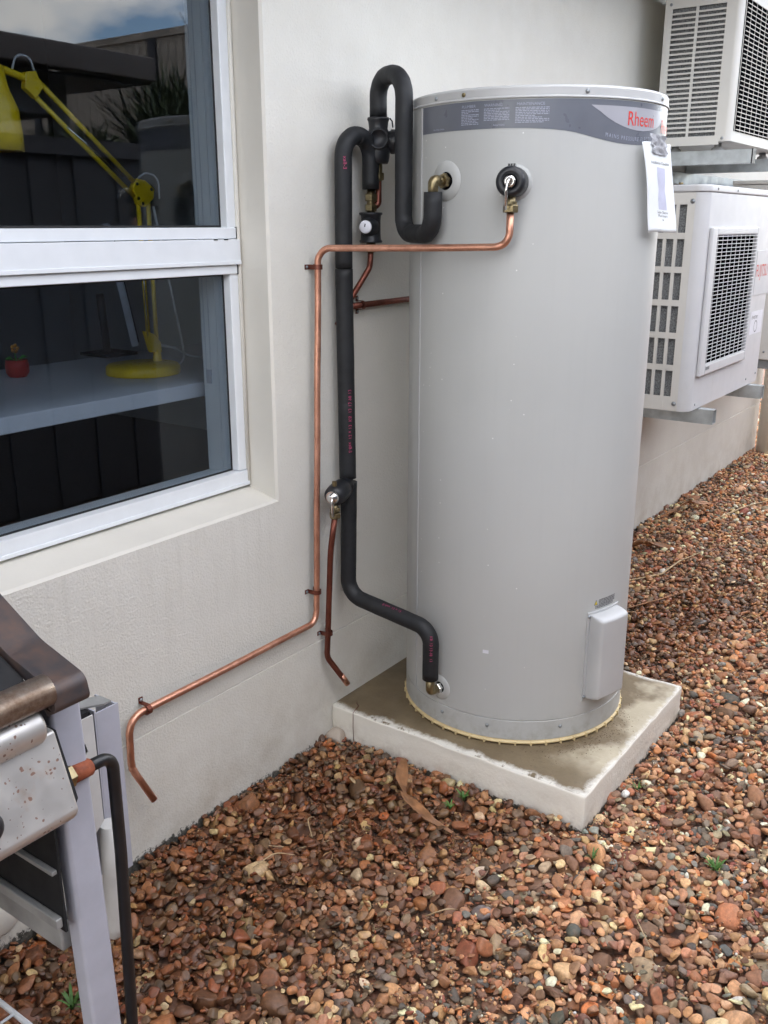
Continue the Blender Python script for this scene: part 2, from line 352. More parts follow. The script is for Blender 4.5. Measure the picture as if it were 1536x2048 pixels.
def fillet(pts, r, n=9):
    P = [Vector(p) for p in pts]; rs = r if isinstance(r, (list, tuple)) else [r]*len(P); out = [P[0]]
    for i in range(1, len(P)-1):
        a = (P[i-1]-P[i]); b = (P[i+1]-P[i]); la, lb = a.length, b.length; a.normalize(); b.normalize()
        ang = a.angle(b); d = min(rs[i]/math.tan(ang/2), la*.499, lb*.499)
        p0, p1 = P[i]+a*d, P[i]+b*d
        rr = d*math.tan(ang/2); c = P[i]+(a+b).normalized()*(rr/math.sin(ang/2)); u, w = (p0-c), (p1-c); tot = u.angle(w); axis = u.cross(w).normalized()
        for k in range(n+1): out.append(c+Matrix.Rotation(tot*k/n, 3, axis) @ u)
    out.append(P[-1]); return out
def dense(path, step):
    out = [Vector(path[0])]
    for a, b in zip(path[:-1], path[1:]):
        a, b = Vector(a), Vector(b); n = max(1, int((b-a).length/step))
        out += [a.lerp(b, (k+1)/n) for k in range(n)]
    return out
def text_mesh(body, size, align='LEFT', shear=0., space=1.):
    cu = bpy.data.curves.new('txt', 'FONT'); cu.body = body; cu.size = size; cu.align_x = align; cu.shear = shear; cu.space_character = space; cu.resolution_u = 3
    o = bpy.data.objects.new('txt', cu); COL.objects.link(o); dg = bpy.context.evaluated_depsgraph_get()
    me = bpy.data.meshes.new_from_object(o.evaluated_get(dg)); bpy.data.objects.remove(o); bpy.data.curves.remove(cu); return me
def map_mesh(me, fn):
    for v in me.vertices: v.co = fn(v.co)
    me.update(); return me

# ================================================================== THE SETTING
# ground sheet to the horizon
g = MB(); g.add([(-60, -60, -.018), (60, -60, -.018), (60, 60, -.018), (-60, 60, -.018)], [(0, 1, 2, 3)])
ground = g.build('gravel_ground', 'earth'); tagp(ground, 'brown river pebble gravel covering the yard', None, None, 'structure')

# house wall with its window opening
XL, XR, ZB, ZT, ZG = -1.55, .53, .776, 2.22, .3215
hw = thing('house_wall', 'cream rendered house wall behind the water heater', 'wall', (2, .1, 0))
w = MB(); c = .006
xs = [-5, XL-c, XR+c, 5.315]; zs = [-.3, ZG-.0022, ZG, ZG+.0022, ZB-c, ZT+c, 2.62]
for i in range(3):
    for k in range(6):
        if i == 1 and k == 4: continue
        yy = lambda z: .004 if z == ZG else 0.
        w.add([(xs[i], yy(zs[k]), zs[k]), (xs[i+1], yy(zs[k]), zs[k]), (xs[i+1], yy(zs[k+1]), zs[k+1]), (xs[i], yy(zs[k+1]), zs[k+1])], [(0, 1, 2, 3)])
w.add([(5.315, 0, -.3), (5.315, 6, -.3), (5.315, 6, 2.62), (5.315, 0, 2.62)], [(0, 1, 2, 3)])
w.build('render_coat', 'wall', hw)
r = MB()   # smooth painted reveals and sloping sill
A = lambda y, x0, x1, z0, z1: [(x0, y, z0), (x1, y, z0), (x1, y, z1), (x0, y, z1)]
rings = [A(0, XL-c, XR+c, ZB-c, ZT+c), A(c, XL, XR, ZB, ZT), A(.16, XL, XR, .812, ZT)]
for a, b in zip(rings[:-1], rings[1:]):
    for j in range(4): r.add([a[j], a[(j+1) % 4], b[(j+1) % 4], b[j]], [(0, 1, 2, 3)])
r.build('window_reveal', 'reveal', hw)
ck = MB(); ck.tube([(XR-.006, .092, .806), (XR-.007, .091, 1.5), (XR-.006, .092, 2.2)], .0055, 8); ck.build('sealant_bead', 'reveal', hw)

# eaves over the wall
ev = thing('roof_eaves', 'brown soffit of the eaves at the top right corner', 'roof', (2, -.2, 2.5))
MB().box((-5, -.50, 2.50), (5.7, 0.3, 2.52)).build('soffit', 'soffit', ev)
MB().prism([(-.50, 2.5), (-.56, 2.47), (-.61, 2.48), (-.62, 2.6), (-.50, 2.6)], -5.02, 5.72).build('gutter', 'gutter', ev, .006)
MB().add([(-5, -.5, 2.58), (5.7, -.5, 2.58), (5.7, 6.5, 4.6), (-5, 6.5, 4.6)], [(0, 1, 2, 3)]).build('roof_sheet', 'roof_tile', ev)

# the room behind the window
rm = MB(); X0, X1, Y0, Y1, Z0, Z1 = -2.0, 2.6, .205, 3.6, .3, 2.7
rm.add([(X0, Y0, Z0), (X1, Y0, Z0), (X1, Y1, Z0), (X0, Y1, Z0)], [(0, 1, 2, 3)]); fl = rm.build('room_floor', 'carpet'); tagp(fl, kind='structure')
rw = MB(); rw.add([(X0, Y1, Z0), (X1, Y1, Z0), (X1, Y1, Z1), (X0, Y1, Z1)], [(0, 1, 2, 3)]).add([(X1, Y0, Z0), (X1, Y1, Z0), (X1, Y1, Z1), (X1, Y0, Z1)], [(0, 1, 2, 3)]).add([(X0, Y0, Z0), (X0, Y1, Z0), (X0, Y1, Z1), (X0, Y0, Z1)], [(0, 1, 2, 3)])
rw.add([(X0, Y0, Z1), (X1, Y0, Z1), (X1, Y1, Z1), (X0, Y1, Z1)], [(0, 1, 2, 3)])
for a in (((X0, Z0), (XL, Z1)), ((.50, Z0), (X1, Z1)), ((XL, Z0), (.50, .834)), ((XL, ZT), (.50, Z1))):
    (xa, za), (xb, zb) = a; rw.add([(xa, Y0, za), (xb, Y0, za), (xb, Y0, zb), (xa, Y0, zb)], [(0, 1, 2, 3)])
tagp(rw.build('room_walls', 'inner_wall'), kind='structure')

# ------------------------------------------------------------------ window
wn = thing('window', 'white aluminium window with dark reflective glass', 'window', (-.5, .12, .8))
fy0, fy1 = .094, .150
MB().box((.492, fy0, .845), (.526, fy1, 2.2)).build('jamb', 'alu', wn, .003)
MB().box((XL+.003, fy0, .845), (XL+.037, fy1, 2.2)).build('jamb', 'alu', wn, .003)
MB().box((XL+.003, fy0-.004, .8035), (.526, fy1, .8445)).box((XL+.003, fy0-.008, .805), (.524, fy0-.0045, .815)).build('bottom_rail', 'alu', wn, .0025)
MB().box((XL+.003, fy0, 2.2005), (.526, fy1, 2.218)).build('head_rail', 'alu', wn, .003)
tr = MB().box((XL+.04, fy0-.012, 1.3625), (.520, fy0-.0005, 1.4200)).box((XL+.04, fy0-.0145, 1.3615), (.520, fy0-.0122, 1.3705)).build('transom', 'alu', wn, .002)
MB().box((XL+.04, fy0-.006, 1.4215), (.514, fy0+.03, 1.4470)).build('upper_sash_rail', 'alu', wn, .002)
MB().box((XL+.04, fy0-.005, 1.3390), (.514, fy0+.03, 1.3605)).build('lower_sash_rail', 'alu', wn, .002)
for x in (.432, .466): MB().box((x, fy0-.0135, 1.4185), (x+.012, fy0-.0118, 1.4204)).build('drain_slot', 'gasket', tr)
MB().box((.5145, fy0-.004, 1.422), (.521, fy0+.01, 1.448)).build('end_cap', 'gasket', wn); MB().box((.5145, fy0-.004, 1.338), (.523, fy0+.01, 1.361)).build('end_cap', 'gasket', wn)
def pane(z0, z1, y):
    x0, x1 = XL+.04, .492
    p = MB().box((x0, y, z0), (x1, y+.006, z1)).build('pane', 'glass', wn)
    t = .0045; yy = y-.002
    MB().box((x0, yy, z0), (x1, yy+.0015, z0+t)).box((x0, yy, z1-t), (x1, yy+.0015, z1)).box((x1-t, yy, z0+t), (x1, yy+.0015, z1-t)).box((x0, yy, z0+t), (x0+t, yy+.0015, z1-t)).build('gasket', 'gasket', wn)
pane(1.4475, 2.2, .118); pane(.845, 1.3385, .118)
MB().box((.493, .151, .836), (.503, .204, 2.2)).box((XL, .151, .824), (.503, .2045, .8345)).build('inner_reveal', 'alu', wn)

# ------------------------------------------------------------------ things in the room
dk = thing('desk', 'long white desk inside the window', 'desk', (-.2, .6, .32))
MB().box((-1.5, .235, 1.022), (1.3, .86, 1.060)).build('desk_top', 'desk', dk, .003)
for x in (-1.4, 1.2):
    for y in (.30, .80): MB().box((x, y, .302), (x+.04, y+.04, 1.0215)).build('leg', 'desk', dk)
lp = thing('desk_lamp', 'yellow jointed desk lamp standing on the white desk', 'lamp', (.52, .47, 1.061))
Lc = Vector((.525, .475, 1.061))
MB().lathe([(0, 0), (.1, 0), (.101, .004), (.1, .02), (.094, .026), (0, .029)], Lc, seg=40).build('lamp_base', 'yellow', lp)
ly = .475
MB().lathe([(.013, .028), (.010, .062)], (.578, ly, 1.061), seg=14).box((.553, ly-.007, 1.115), (.588, ly+.007, 1.14)).prism([(.536, 1.175), (.552, 1.118), (.59, 1.112), (.588, 1.14), (.566, 1.165)], ly-.008, ly+.008, 'y').build('lower_bracket', 'yellow', lp, .002)
MB().tube([(.551, ly, 1.16), (.549, ly, 1.52)], .0062, 8).tube([(.579, ly, 1.15), (.583, ly, 1.52)], .0062, 8).build('lower_arm', 'yellow', lp)
MB().tube([(.541, ly-.01, 1.16), (.541, ly-.01, 1.40)], .0018, 6).build('spring', 'silver', lp)
MB().prism([(.528, 1.548), (.545, 1.502), (.566, 1.498), (.597, 1.52), (.602, 1.545), (.572, 1.566), (.545, 1.57)], ly-.009, ly+.009, 'y').build('elbow_plate', 'yellow', lp, .003)
for q in ((.541, 1.556), (.588, 1.543), (.543, 1.52), (.556, 1.507)): MB().cyl((q[0], ly-.0115, q[1]), (0, 1, 0), .0045, .002, 10).build('bolt', 'silver', lp)
MB().tube([(.545, ly, 1.557), (.268, ly, 1.782)], .0064, 8).tube([(.537, ly, 1.525), (.250, ly, 1.752)], .0064, 8).build('upper_arm', 'yellow', lp)
MB().tube([(.50, ly-.008, 1.572), (.34, ly-.008, 1.68)], .0016, 6).build('spring', 'silver', lp)
MB().prism([(.235, 1.755), (.262, 1.735), (.285, 1.76), (.268, 1.795), (.24, 1.79)], ly-.009, ly+.009, 'y').tube([(.25, ly, 1.775), (.185, ly, 1.79)], .009, 8).build('head_joint', 'yellow', lp, .002)
MB().lathe([(.008, .03), (.012, 0), (.026, -.012), (.031, -.05), (.034, -.06), (.049, -.10), (.053, -.15), (.053, -.19), (.049, -.19)], (.158, ly, 1.805), seg=28).build('lamp_shade', 'yellow', lp)
pth = fillet([(.27, ly, 1.79), (.262, ly, 1.825), (.225, ly, 1.825), (.21, ly, 1.79)], .02); MB().tube(pth, .0026, 7).build('cable', 'cord', lp)
MB().tube(fillet([(.545, ly-.012, 1.57), (.57, ly-.012, 1.585), (.615, ly-.012, 1.575), (.612, ly-.012, 1.52)], .03), .0028, 7).build('cable', 'cord', lp)
MB().tube(fillet([(.60, ly, 1.50), (.69, ly+.02, 1.13), (.70, ly+.02, 1.066), (.59, ly+.03, 1.066)], .05), .0036, 8).build('power_cord', 'cord', lp)
MB().tube(fillet([(.575, ly, 1.135), (.64, ly, 1.12), (.70, ly, 1.09), (.82, ly, 1.066)], .04), .0034, 8).build('power_cord', 'cord', lp)
pt = thing('flower_pot', 'small red pot with an orange toy flower on the desk', 'plant', (.285, .70, 1.061))
pc = (.285, .70, 1.061)
MB().lathe([(0, 0), (.022, 0), (.030, .012), (.031, .032), (.028, .046), (.024, .046), (.02, .04), (0, .04)], pc, seg=24).build('pot', 'red', pt)
for sx in (-1, 1):
    MB().add([(pc[0], .70, 1.104), (pc[0]+sx*.02, .69, 1.113), (pc[0]+sx*.036, .70, 1.112), (pc[0]+sx*.02, .71, 1.107), (pc[0]+sx*.02, .70, 1.118)], [(0, 1, 4), (1, 2, 4), (2, 3, 4), (3, 0, 4)]).build('leaf', 'leaf_green', pt)
MB().tube([(pc[0], .70, 1.1), (pc[0]-.004, .70, 1.13)], .002, 6).build('stem', 'leaf_green', pt)
for k in range(5):
    t = k*2*math.pi/5; MB().lathe([(0, -.005), (.006, 0), (0, .005)], (pc[0]-.004+.008*math.cos(t), .696, 1.137+.008*math.sin(t)), (0, 1, 0), 8).build('petal', 'petal', pt)
mo = thing('monitor', 'pale edge of a computer monitor behind the yellow lamp', 'monitor', (.75, .8, 1.061))
md = Matrix.Rotation(R(-39), 4, 'Z') @ Matrix.Rotation(R(-9), 4, 'Y')
b = MB().box((0, 0, 0), (.022, .30, .36)); b.v = [tuple((md @ Vector(p))+Vector((.675, .70, 1.10))) for p in b.v]; b.build('screen_case', 'screen_plastic', mo, .003)
b = MB().box((.0225, .01, .01), (.026, .29, .35)); b.v = [tuple((md @ Vector(p))+Vector((.675, .70, 1.10))) for p in b.v]; b.build('screen', 'black_plastic', mo)
MB().box((.66, .80, 1.061), (.78, .93, 1.07)).tube([(.71, .86, 1.07), (.70, .86, 1.25)], .012, 8).build('stand', 'black_plastic', mo)
bc = thing('blind_chain', 'beaded blind chain hanging beside the window jamb', 'chain', (.49, .18, 1.1))
b = MB(); cx, cy = .488, .178
for px in (-.006, .010):
    z = 2.15
    while z > 1.10: b.lathe([(0, -.0019), (.0019, 0), (0, .0019)], (cx, cy+px, z), seg=5); z -= .0062
b.tube([(cx, cy+.001+.009*math.cos(t), 1.1+.009*math.sin(t)) for t in [math.pi+math.pi*k/8 for k in range(9)]], .0014, 6)
b.build('beads', 'screen_plastic', bc)
MB().box((cx-.001, cy-.004, 1.065), (cx+.004, cy+.012, 1.10)).build('chain_holder', 'screen_plastic', bc, .001)

# ================================================================== WATER HEATER ON ITS SLAB
HS = .0988
sl = thing('concrete_slab', 'low concrete plinth with painted sides under the water heater', 'slab', (1.09, -.4, 0))
sx0, sx1, sy0 = .735, 1.452, -.806
def noisy_slab():
    bm = bmesh.new()
    me = MB().box((sx0, sy0, -.06), (sx1, -.001, HS)).mesh('t'); bm.from_mesh(me)
    bmesh.ops.subdivide_edges(bm, edges=bm.edges[:], cuts=15, use_grid_fill=True)
    for v in bm.verts:
        top = v.co.z > HS-1e-4; e = abs(v.co.x-sx0) < 1e-4 or abs(v.co.x-sx1) < 1e-4 or abs(v.co.y-sy0) < 1e-4
        if e and not top: v.co += Vector((random.uniform(-1, 1), random.uniform(-1, 1), 0))*.0010
        if e and top: v.co += Vector((random.uniform(-1, 1)*.002, random.uniform(-1, 1)*.002, -random.uniform(.0, .005)))
    for f in bm.faces: f.material_index = 1 if f.normal.z > .7 else 0; f.smooth = True
    m2 = bpy.data.meshes.new('slab_body'); bm.to_mesh(m2); bm.free(); return m2
o = link('slab_body', noisy_slab(), None, sl); o.data.materials.append(M['slab_side']); o.data.materials.append(M['slab_top'])
bv = o.modifiers.new('b', 'BEVEL'); bv.width = .005; bv.segments = 2; bv.limit_method = 'ANGLE'; bv.angle_limit = R(50)
MB().tube([(sx0+.05, -.055, HS+.001), (sx0+.035, -.075, HS+.001), (sx0-.002, -.083, HS-.002), (sx0-.0035, -.083, .05), (sx0-.003, -.085, .0)], .0009, 6).build('rusty_wire', 'copper_old', sl)

TX, TY, TR = 1.1235, -.391, .3200
def cp(phi, r, z): return (TX+r*math.cos(phi), TY+r*math.sin(phi), z)
def cdir(phi): return Vector((math.cos(phi), math.sin(phi), 0))
wh = thing('water_heater', 'tall grey cylindrical hot water tank on the concrete plinth', 'water heater', (TX, TY, HS))
ZB0, ZB1 = HS+.016, 1.7275
body = MB(); SEG = 160
for sg in ([(TR, ZB0+.0595), (TR, ZB0+.30), (TR, ZB1)], [(TR-.0018, ZB0+.0562), (TR, ZB0+.0595)], [(TR, ZB0+.055), (TR-.0018, ZB0+.0562)], [(TR, ZB0), (TR, ZB0+.055)], [(TR-.02, ZB0), (TR, ZB0)]): body.lathe(sg, (TX, TY, 0), seg=SEG)
body.build('tank_body', 'tank', wh)
ld = MB()
for sg in ([(TR-.01, ZB1-.003), (TR+.0032, ZB1-.003)], [(TR+.0032, ZB1-.003), (TR+.0036, ZB1-.0015), (TR+.0030, ZB1+.0008), (TR+.0012, ZB1+.0016)], [(TR+.0012, ZB1+.0016), (TR+.0012, 1.7455)], [(TR+.0012, 1.7455), (TR-.001, 1.7495), (TR-.006, 1.7515), (TR-.012, 1.752)], [(TR-.012, 1.752), (TR-.014, 1.748), (0, 1.746)]): ld.lathe(sg, (TX, TY, 0), seg=SEG)
ld.build('tank_lid', 'tank_trim', wh)
MB().lathe([(TR-.03, .004), (TR+.0035, .004), (TR+.0045, .009), (TR+.001, .0095), (TR-.004, .0165)], (TX, TY, HS+.001), seg=SEG).build('base_ring', 'cream_plastic', wh)
for k in range(48):
    a = 2*math.pi*k/48; b = MB().box((-.003, -.0024, 0), (.0105, .0024, .0115)); mt = Matrix.Translation((TX, TY, HS+.0012)) @ Matrix.Rotation(a, 4, 'Z') @ Matrix.Translation((TR-.004, 0, 0))
    if k == 0: lug = b.mesh('base_lug')
    o = link('base_lug', lug, 'cream_plastic' if k == 0 else None, wh); o.matrix_basis = mt
a0 = R(148.6)
def patch(name, mat, phis, top, bot, r, parent=wh, n=60, rows=4):
    v = []; f = []
    for i in range(n+1):
        ph = phis[0]+(phis[1]-phis[0])*i/n
        for k in range(rows+1):
            z = bot(ph)+(top(ph)-bot(ph))*k/rows; v.append(cp(ph, r, z))
    for i in range(n):
        for k in range(rows): q = i*(rows+1)+k; f.append((q, q+rows+1, q+rows+2, q+1))
    return MB().add(v, f, True).build(name, mat, parent)
sm = MB().box((-.0035, -.003, 0), (.0022, .003, 1)).build('side_seam', 'tank_trim', wh)
sm.matrix_basis = Matrix.Translation(cp(a0-R(.2), TR, ZB0+.06)) @ Matrix.Rotation(a0, 4, 'Z') @ Matrix.Diagonal((1, 1, ZB1-ZB0-.064, 1))
# decal band with its swoosh lower edge
def sstep(t): t = min(1, max(0, t)); return t*t*(3-2*t)
top = lambda p: 1.7215
bot = lambda p: float(np.interp(math.degrees(p), [149, 170, 194, 203, 212.6, 218, 222.7, 228, 233.7, 239, 243.7, 249, 254, 262, 282], [1.6615, 1.662, 1.6622, 1.661, 1.6585, 1.6557, 1.6522, 1.6455, 1.6387, 1.634, 1.631, 1.6298, 1.6298, 1.632, 1.642]))
band = patch('label_band', 'band', (R(149.4), R(282)), top, bot, TR+.0006, n=110)
def lens_top(p): return 1.7095-.001*((math.degrees(p)-229)/46)**2
def lens_bot(p): return float(np.interp(math.degrees(p), [229, 231, 233, 236.5, 240.4, 244.5, 248.6, 252.5, 256.7, 261, 264.6, 268, 271.2, 273.5, 275], [1.7093, 1.7025, 1.6965, 1.6845, 1.6746, 1.6677, 1.6630, 1.6606, 1.6600, 1.6625, 1.6662, 1.6712, 1.6785, 1.688, 1.7075]))
lens = patch('logo_panel', 'lens', (R(229.05), R(274.9)), lens_top, lambda p: min(lens_top(p)-.0002, lens_bot(p)), TR+.0011, band, n=70)
def wrap_text(name, body, size, phi0, z, mat, parent, r=TR+.0016, sx=1., shear=0., space=1.):
    me = text_mesh(body, size, shear=shear, space=space)
    map_mesh(me, lambda c: Vector(cp(phi0+c.x*sx/TR, r, z+c.y))); return link(name, me, mat, parent)
wrap_text('brand_lettering', 'Rheem', .0435, R(246.6), 1.6705, 'red_ink', lens, sx=.83)
wrap_text('brand_lettering', 'Rheem', .0435, R(272.6), 1.662, 'red_ink', band, sx=.80, r=TR+.0019)
def slog(c):
    s = c.x*.78; ph = R(236)+s/TR; return Vector(cp(ph, TR+.0012, bot(ph)+.0085+c.y))
me = map_mesh(text_mesh('MAINS PRESSURE ELECTRIC', .0120, space=1.5), slog); link('slogan', me, 'pale_ink', band)
for t, ph in (('PLUMBER', 175.0), ('WARNING', 185.5), ('MAINTENANCE', 199.0)): wrap_text('heading', t, .0085, R(ph), 1.7085, 'pale_ink', band, sx=1.05)
def lines(name, ph, wdt, z1, z0, pitch=.0034, h=.0017, mat='pale_ink', parent=band, r=TR+.0011):
    b = MB(); z = z1; rr = random.Random(int(ph*10))
    while z > z0:
        s = 0.
        end = wdt*(1. if rr.random() > .25 else rr.uniform(.4, .9))
        while s < end:
            l = rr.uniform(.003, .010); e = min(s+l, end); p0, p1 = R(ph)+s/TR, R(ph)+e/TR
            b.add([cp(p0, r, z), cp(p1, r, z), cp(p1, r, z+h), cp(p0, r, z+h)], [(0, 1, 2, 3)]); s = e+.0016
        z -= pitch
    o = b.build(name, mat, parent); o['kind'] = 'stuff'; return o
lines('small_print', 174.8, .046, 1.703, 1.669); lines('small_print', 185.4, .060, 1.703, 1.676); lines('small_print', 198.6, .075, 1.703, 1.669)
wrap_text('outlet_note', 'Hot Water Outlet', .0052, R(158.5), 1.6665, 'pale_ink', band); wrap_text('outlet_note', 'Relief Valve', .0058, R(189.5), 1.6672, 'pale_ink', band)
# lid screws and base screws
for ph, z in ((175.8, 1.737), (227, 1.737), (160, 1.7365), (272, 1.737), (196, HS+.052), (232, HS+.052), (171, HS+.052)):
    MB().lathe([(.0052, 0), (.0048, .0025), (.002, .004), (0, .004)], cp(R(ph), TR+.0008, z), cdir(R(ph)), 10).build('screw', 'brass' if z > 1.7365 and ph < 200 else 'steel_dark', wh)
# element cover at the foot
def curved_box(name, mat, p0, p1, z0, z1, r0, r1, parent, bevel, n=4, taper=0.):
    b = MB(); v = []; f = []
    for i in range(n+1):
        ph = R(p0+(p1-p0)*i/n); ph2 = R((p0+taper)+(p1-p0-2*taper)*i/n); dz = math.degrees(R(taper))*0.0011*4
        v += [cp(ph, r0, z0), cp(ph2, r1, z0+dz), cp(ph2, r1, z1-dz), cp(ph, r0, z1)]
    for i in range(n):
        for k in range(4): f.append((i*4+k, (i+1)*4+k, (i+1)*4+(k+1) % 4, i*4+(k+1) % 4))
    f += [(3, 2, 1, 0), tuple(n*4+k for k in range(4))]; b.add(v, f); return b.build(name, mat, parent, bevel, 4, 40)
cvf = curved_box('cover_flange', 'cover', 243.4, 266.2, .214, .472, TR-.001, TR+.003, wh, .001)
def dome_cover(name, mat, p0, p1, z0, z1, r0, h, rho, parent, n=30, k=48):
    """moulded cover: a raised cylinder patch whose rim rounds down to the flange"""
    W_, H_ = R(p1-p0)*TR, z1-z0
    wrp = lambda t, L: L*(t-.5*math.sin(2*math.pi*t)/math.pi*.80)      # more rows near the rim
    f1 = lambda d: math.sqrt(max(0, 1-(1-min(1, d/rho))**2))
    v = []
    for j in range(k+1):
        zz = wrp(j/k, H_)
        for i in range(n+1):
            ss = wrp(i/n, W_); hh = h*min(1, f1(min(ss, W_-ss))*f1(min(zz, H_-zz))); v.append(cp(R(p0)+ss/TR, r0+hh, z0+zz))
    return MB().add(v, [(j*(n+1)+i, j*(n+1)+i+1, (j+1)*(n+1)+i+1, (j+1)*(n+1)+i) for j in range(k) for i in range(n)], True).build(name, mat, parent)
dome_cover('element_cover', 'cover', 244.9, 264.9, .222, .466, TR+.0031, .041, .013, cvf)
for ph, z in ((244.2, .226), (244.2, .462)): MB().lathe([(.005, 0), (.0048, .003), (0, .004)], cp(R(ph), TR+.003, z), cdir(R(ph)), 12).build('screw', 'steel_dark', cvf)
# stickers
st = MB(); st.add([cp(R(247.2), TR+.0008, .489), cp(R(249.6), TR+.0008, .489), cp(R(248.4), TR+.0008, .504)], [(0, 1, 2)]); wt = st.build('warning_triangle', 'dark_ink', wh)
MB().add([cp(R(247.55), TR+.0012, .4905), cp(R(249.25), TR+.0012, .4905), cp(R(248.4), TR+.0012, .5012)], [(0, 1, 2)]).build('triangle_face', 'yellow_ink', wt)
lines('warning_print', 250.5, .068, .500, .487, .0042, .0024, 'dark_ink', wh, TR+.0008); lines('warning_print', 248.0, .075, .4835, .477, .0042, .0024, 'dark_ink', wh, TR+.0008)
patch('paper_sticker', 'white_sticker', (R(192.6), R(195.5)), lambda p: .3725, lambda p: .3625, TR+.0008, n=4)
# inlet / outlet escutcheons and brass
def port(ph, z, rd, hole, name='port_disc'):
    d = cdir(ph); c0 = Vector(cp(ph, TR, z))
    side = Vector((-d.y, d.x, 0)); up = Vector((0, 0, 1)); b = MB(); n = 40; v = []; f = []
    for rr, off in ((rd, .0006), (rd*.985, .0022), (hole, .0022)):
        for j in range(n):
            t = 2*math.pi*j/n; s = rr*math.cos(t); h = rr*math.sin(t); phx = ph+s/TR; v.append(Vector(cp(phx, TR+off, z+h)))
    for i in range(2):
        for j in range(n): f.append((i*n+j, i*n+(j+1) % n, (i+1)*n+(j+1) % n, (i+1)*n+j))
    o = b.add(v, f, True).build(name, 'tank', wh)
    MB().lathe([(hole+.001, .0016), (0, .0016)], c0, d, 28).build('port_hole', 'dark_in', o); return c0, d
HOT, COLD, TPR = R(167.1), R(169.1), R(199.4)
def hexnut(mb, c, ax, r, h): return mb.lathe([(0, 0), (r*.93, 0), (r, h*.12), (r, h*.88), (r*.93, h), (0, h)], c, ax, 6, False)
c0, d = port(HOT, 1.553, .0455, .0205)
b = MB(); hexnut(b, c0+d*.002, d, .0175, .014); b.tube([c0+d*.014, c0+d*.034], .0115, 14); b.build('outlet_nut', 'brass', wh)
HE = c0+d*.044
MB().tube(fillet([c0+d*.028, HE, HE-Vector((0, 0, .05))], .014), .0125, 16).build('outlet_elbow', 'brass', wh)
c1, d1 = port(COLD, .2235, .036, .016)
b = MB(); hexnut(b, c1+d1*.002, d1, .015, .013); b.build('inlet_nut', 'silver', wh)
CE = c1+d1*.040
MB().tube(fillet([c1+d1*.012, CE, CE+Vector((0, 0, .045))], .010), .0125, 14).build('inlet_elbow', 'brass', wh)
c2, d2 = port(TPR, 1.5455, .040, .02)

# relief valve with its black jacket, lever and outlet
rv = thing('relief_valve', 'round black relief valve with chrome lever on the tank front', 'valve', c2)
MB().lathe([(.0, .002), (.030, .002), (.0335, .010), (.0335, .062), (.031, .070), (.026, .073), (.017, .073), (.0155, .066), (0, .066)], c2, d2, 32).build('valve_jacket', 'valve_black', rv)
MB().lathe([(.0, .0665), (.0125, .0665), (.0135, .072), (.0125, .0775), (.0085, .079), (.006, .077), (0, .077)], c2, d2, 24).build('valve_cap', 'silver', rv)
sd2 = Vector((-d2.y, d2.x, 0)); lv = c2+d2*.080
MB().tube(fillet([lv+Vector((0, 0, .006)), lv+d2*.012-sd2*.002, lv+d2*.016-sd2*.004-Vector((0, 0, .020)), lv+d2*.006-sd2*.006-Vector((0, 0, .060))], .012), .0036, 10).build('lever', 'silver', rv)
b = MB()
for k in (-1, 0, 1): b.box((k*.006-.002, -.003, 0), (k*.006+.002, .003, .006))
b.v = [tuple(Matrix.Translation(c2+d2*.055+Vector((0, 0, .032))) @ Matrix.Rotation(TPR+math.pi/2, 4, 'Z') @ Vector(p)) for p in b.v]; b.build('jacket_ribs', 'valve_black', rv)['kind'] = 'stuff'
oc = c2+d2*.050
b = MB(); b.tube([oc-Vector((0, 0, .028)), oc-Vector((0, 0, .066))], .0115, 14); b.build('outlet_spigot', 'brass', rv)
b = MB(); hexnut(b, oc-Vector((0, 0, .066)), (0, 0, 1), .0175, .017); b.lathe([(.0145, 0), (.0145, .006)], oc-Vector((0, 0, .048)), (0, 0, 1), 14); b.build('outlet_nut', 'brass', rv)

# ------------------------------------------------------------------ pipes
def clip(p, ax, parent, r=.0105, plate=.016):
    """saddle clip: a strap over the pipe with a screwed ear on each side, flat on the wall"""
    ax = Vector(ax).normalized(); n = Vector((0, -1, 0)); s = ax.cross(n).normalized(); p = Vector(p)
    b = MB(); prof = [(-.024, 0), (-r-.001, 0)]+[(-math.cos(t)*(r+.0015), p.y*-1-.0+math.sin(t)*(r+.0015)) for t in [math.pi*k/8 for k in range(9)]]+[(r+.001, 0), (.024, 0)]
    v = []; f = []; hw = .006
    for u in (-hw, hw):
        for a, h in prof: v.append((p.x+s.x*a+ax.x*u, -.0015-max(0, h), p.z+s.z*a+ax.z*u))
    m = len(prof)
    for i in range(m-1): f.append((i, i+1, m+i+1, m+i))
    o = b.add(v, f).build('clip', 'copper_old', parent); so = o.modifiers.new('s', 'SOLIDIFY'); so.thickness = .0012
    for a in (-.018, .018): MB().lathe([(.0042, 0), (.0036, .002), (0, .0026)], (p.x+s.x*a, -.003, p.z+s.z*a), n, 10).build('clip_screw', 'steel_dark', o)
cu = thing('relief_drain_pipe', 'long bright copper pipe running from relief valve down and along the wall', 'pipe', (.66, -.02, .2))
cx, cy = oc.x, oc.y
pth = [(cx, cy, 1.482), (cx, cy, 1.405), (.686, -.024, 1.3965), (.650, -.022, .397), (-.008, -.021, .397), (-.012, -.022, .272), (.022, -.050, .183)]
pth = dense(fillet(pth, [0, .034, .034, .035, .04, .05, 0], 10), .06)
MB().tube([Vector(p)+Vector((math.sin(i*1.1), 0, math.cos(i*.7)))*.0007 for i, p in enumerate(pth)], .0083, 16).build('copper_tube', 'copper', cu)
clip((.6845, -.022, 1.352), (0, 0, 1), cu); clip((.653, -.022, .487), (0, 0, 1), cu); clip((.045, -.021, .397), (1, 0, 0), cu)

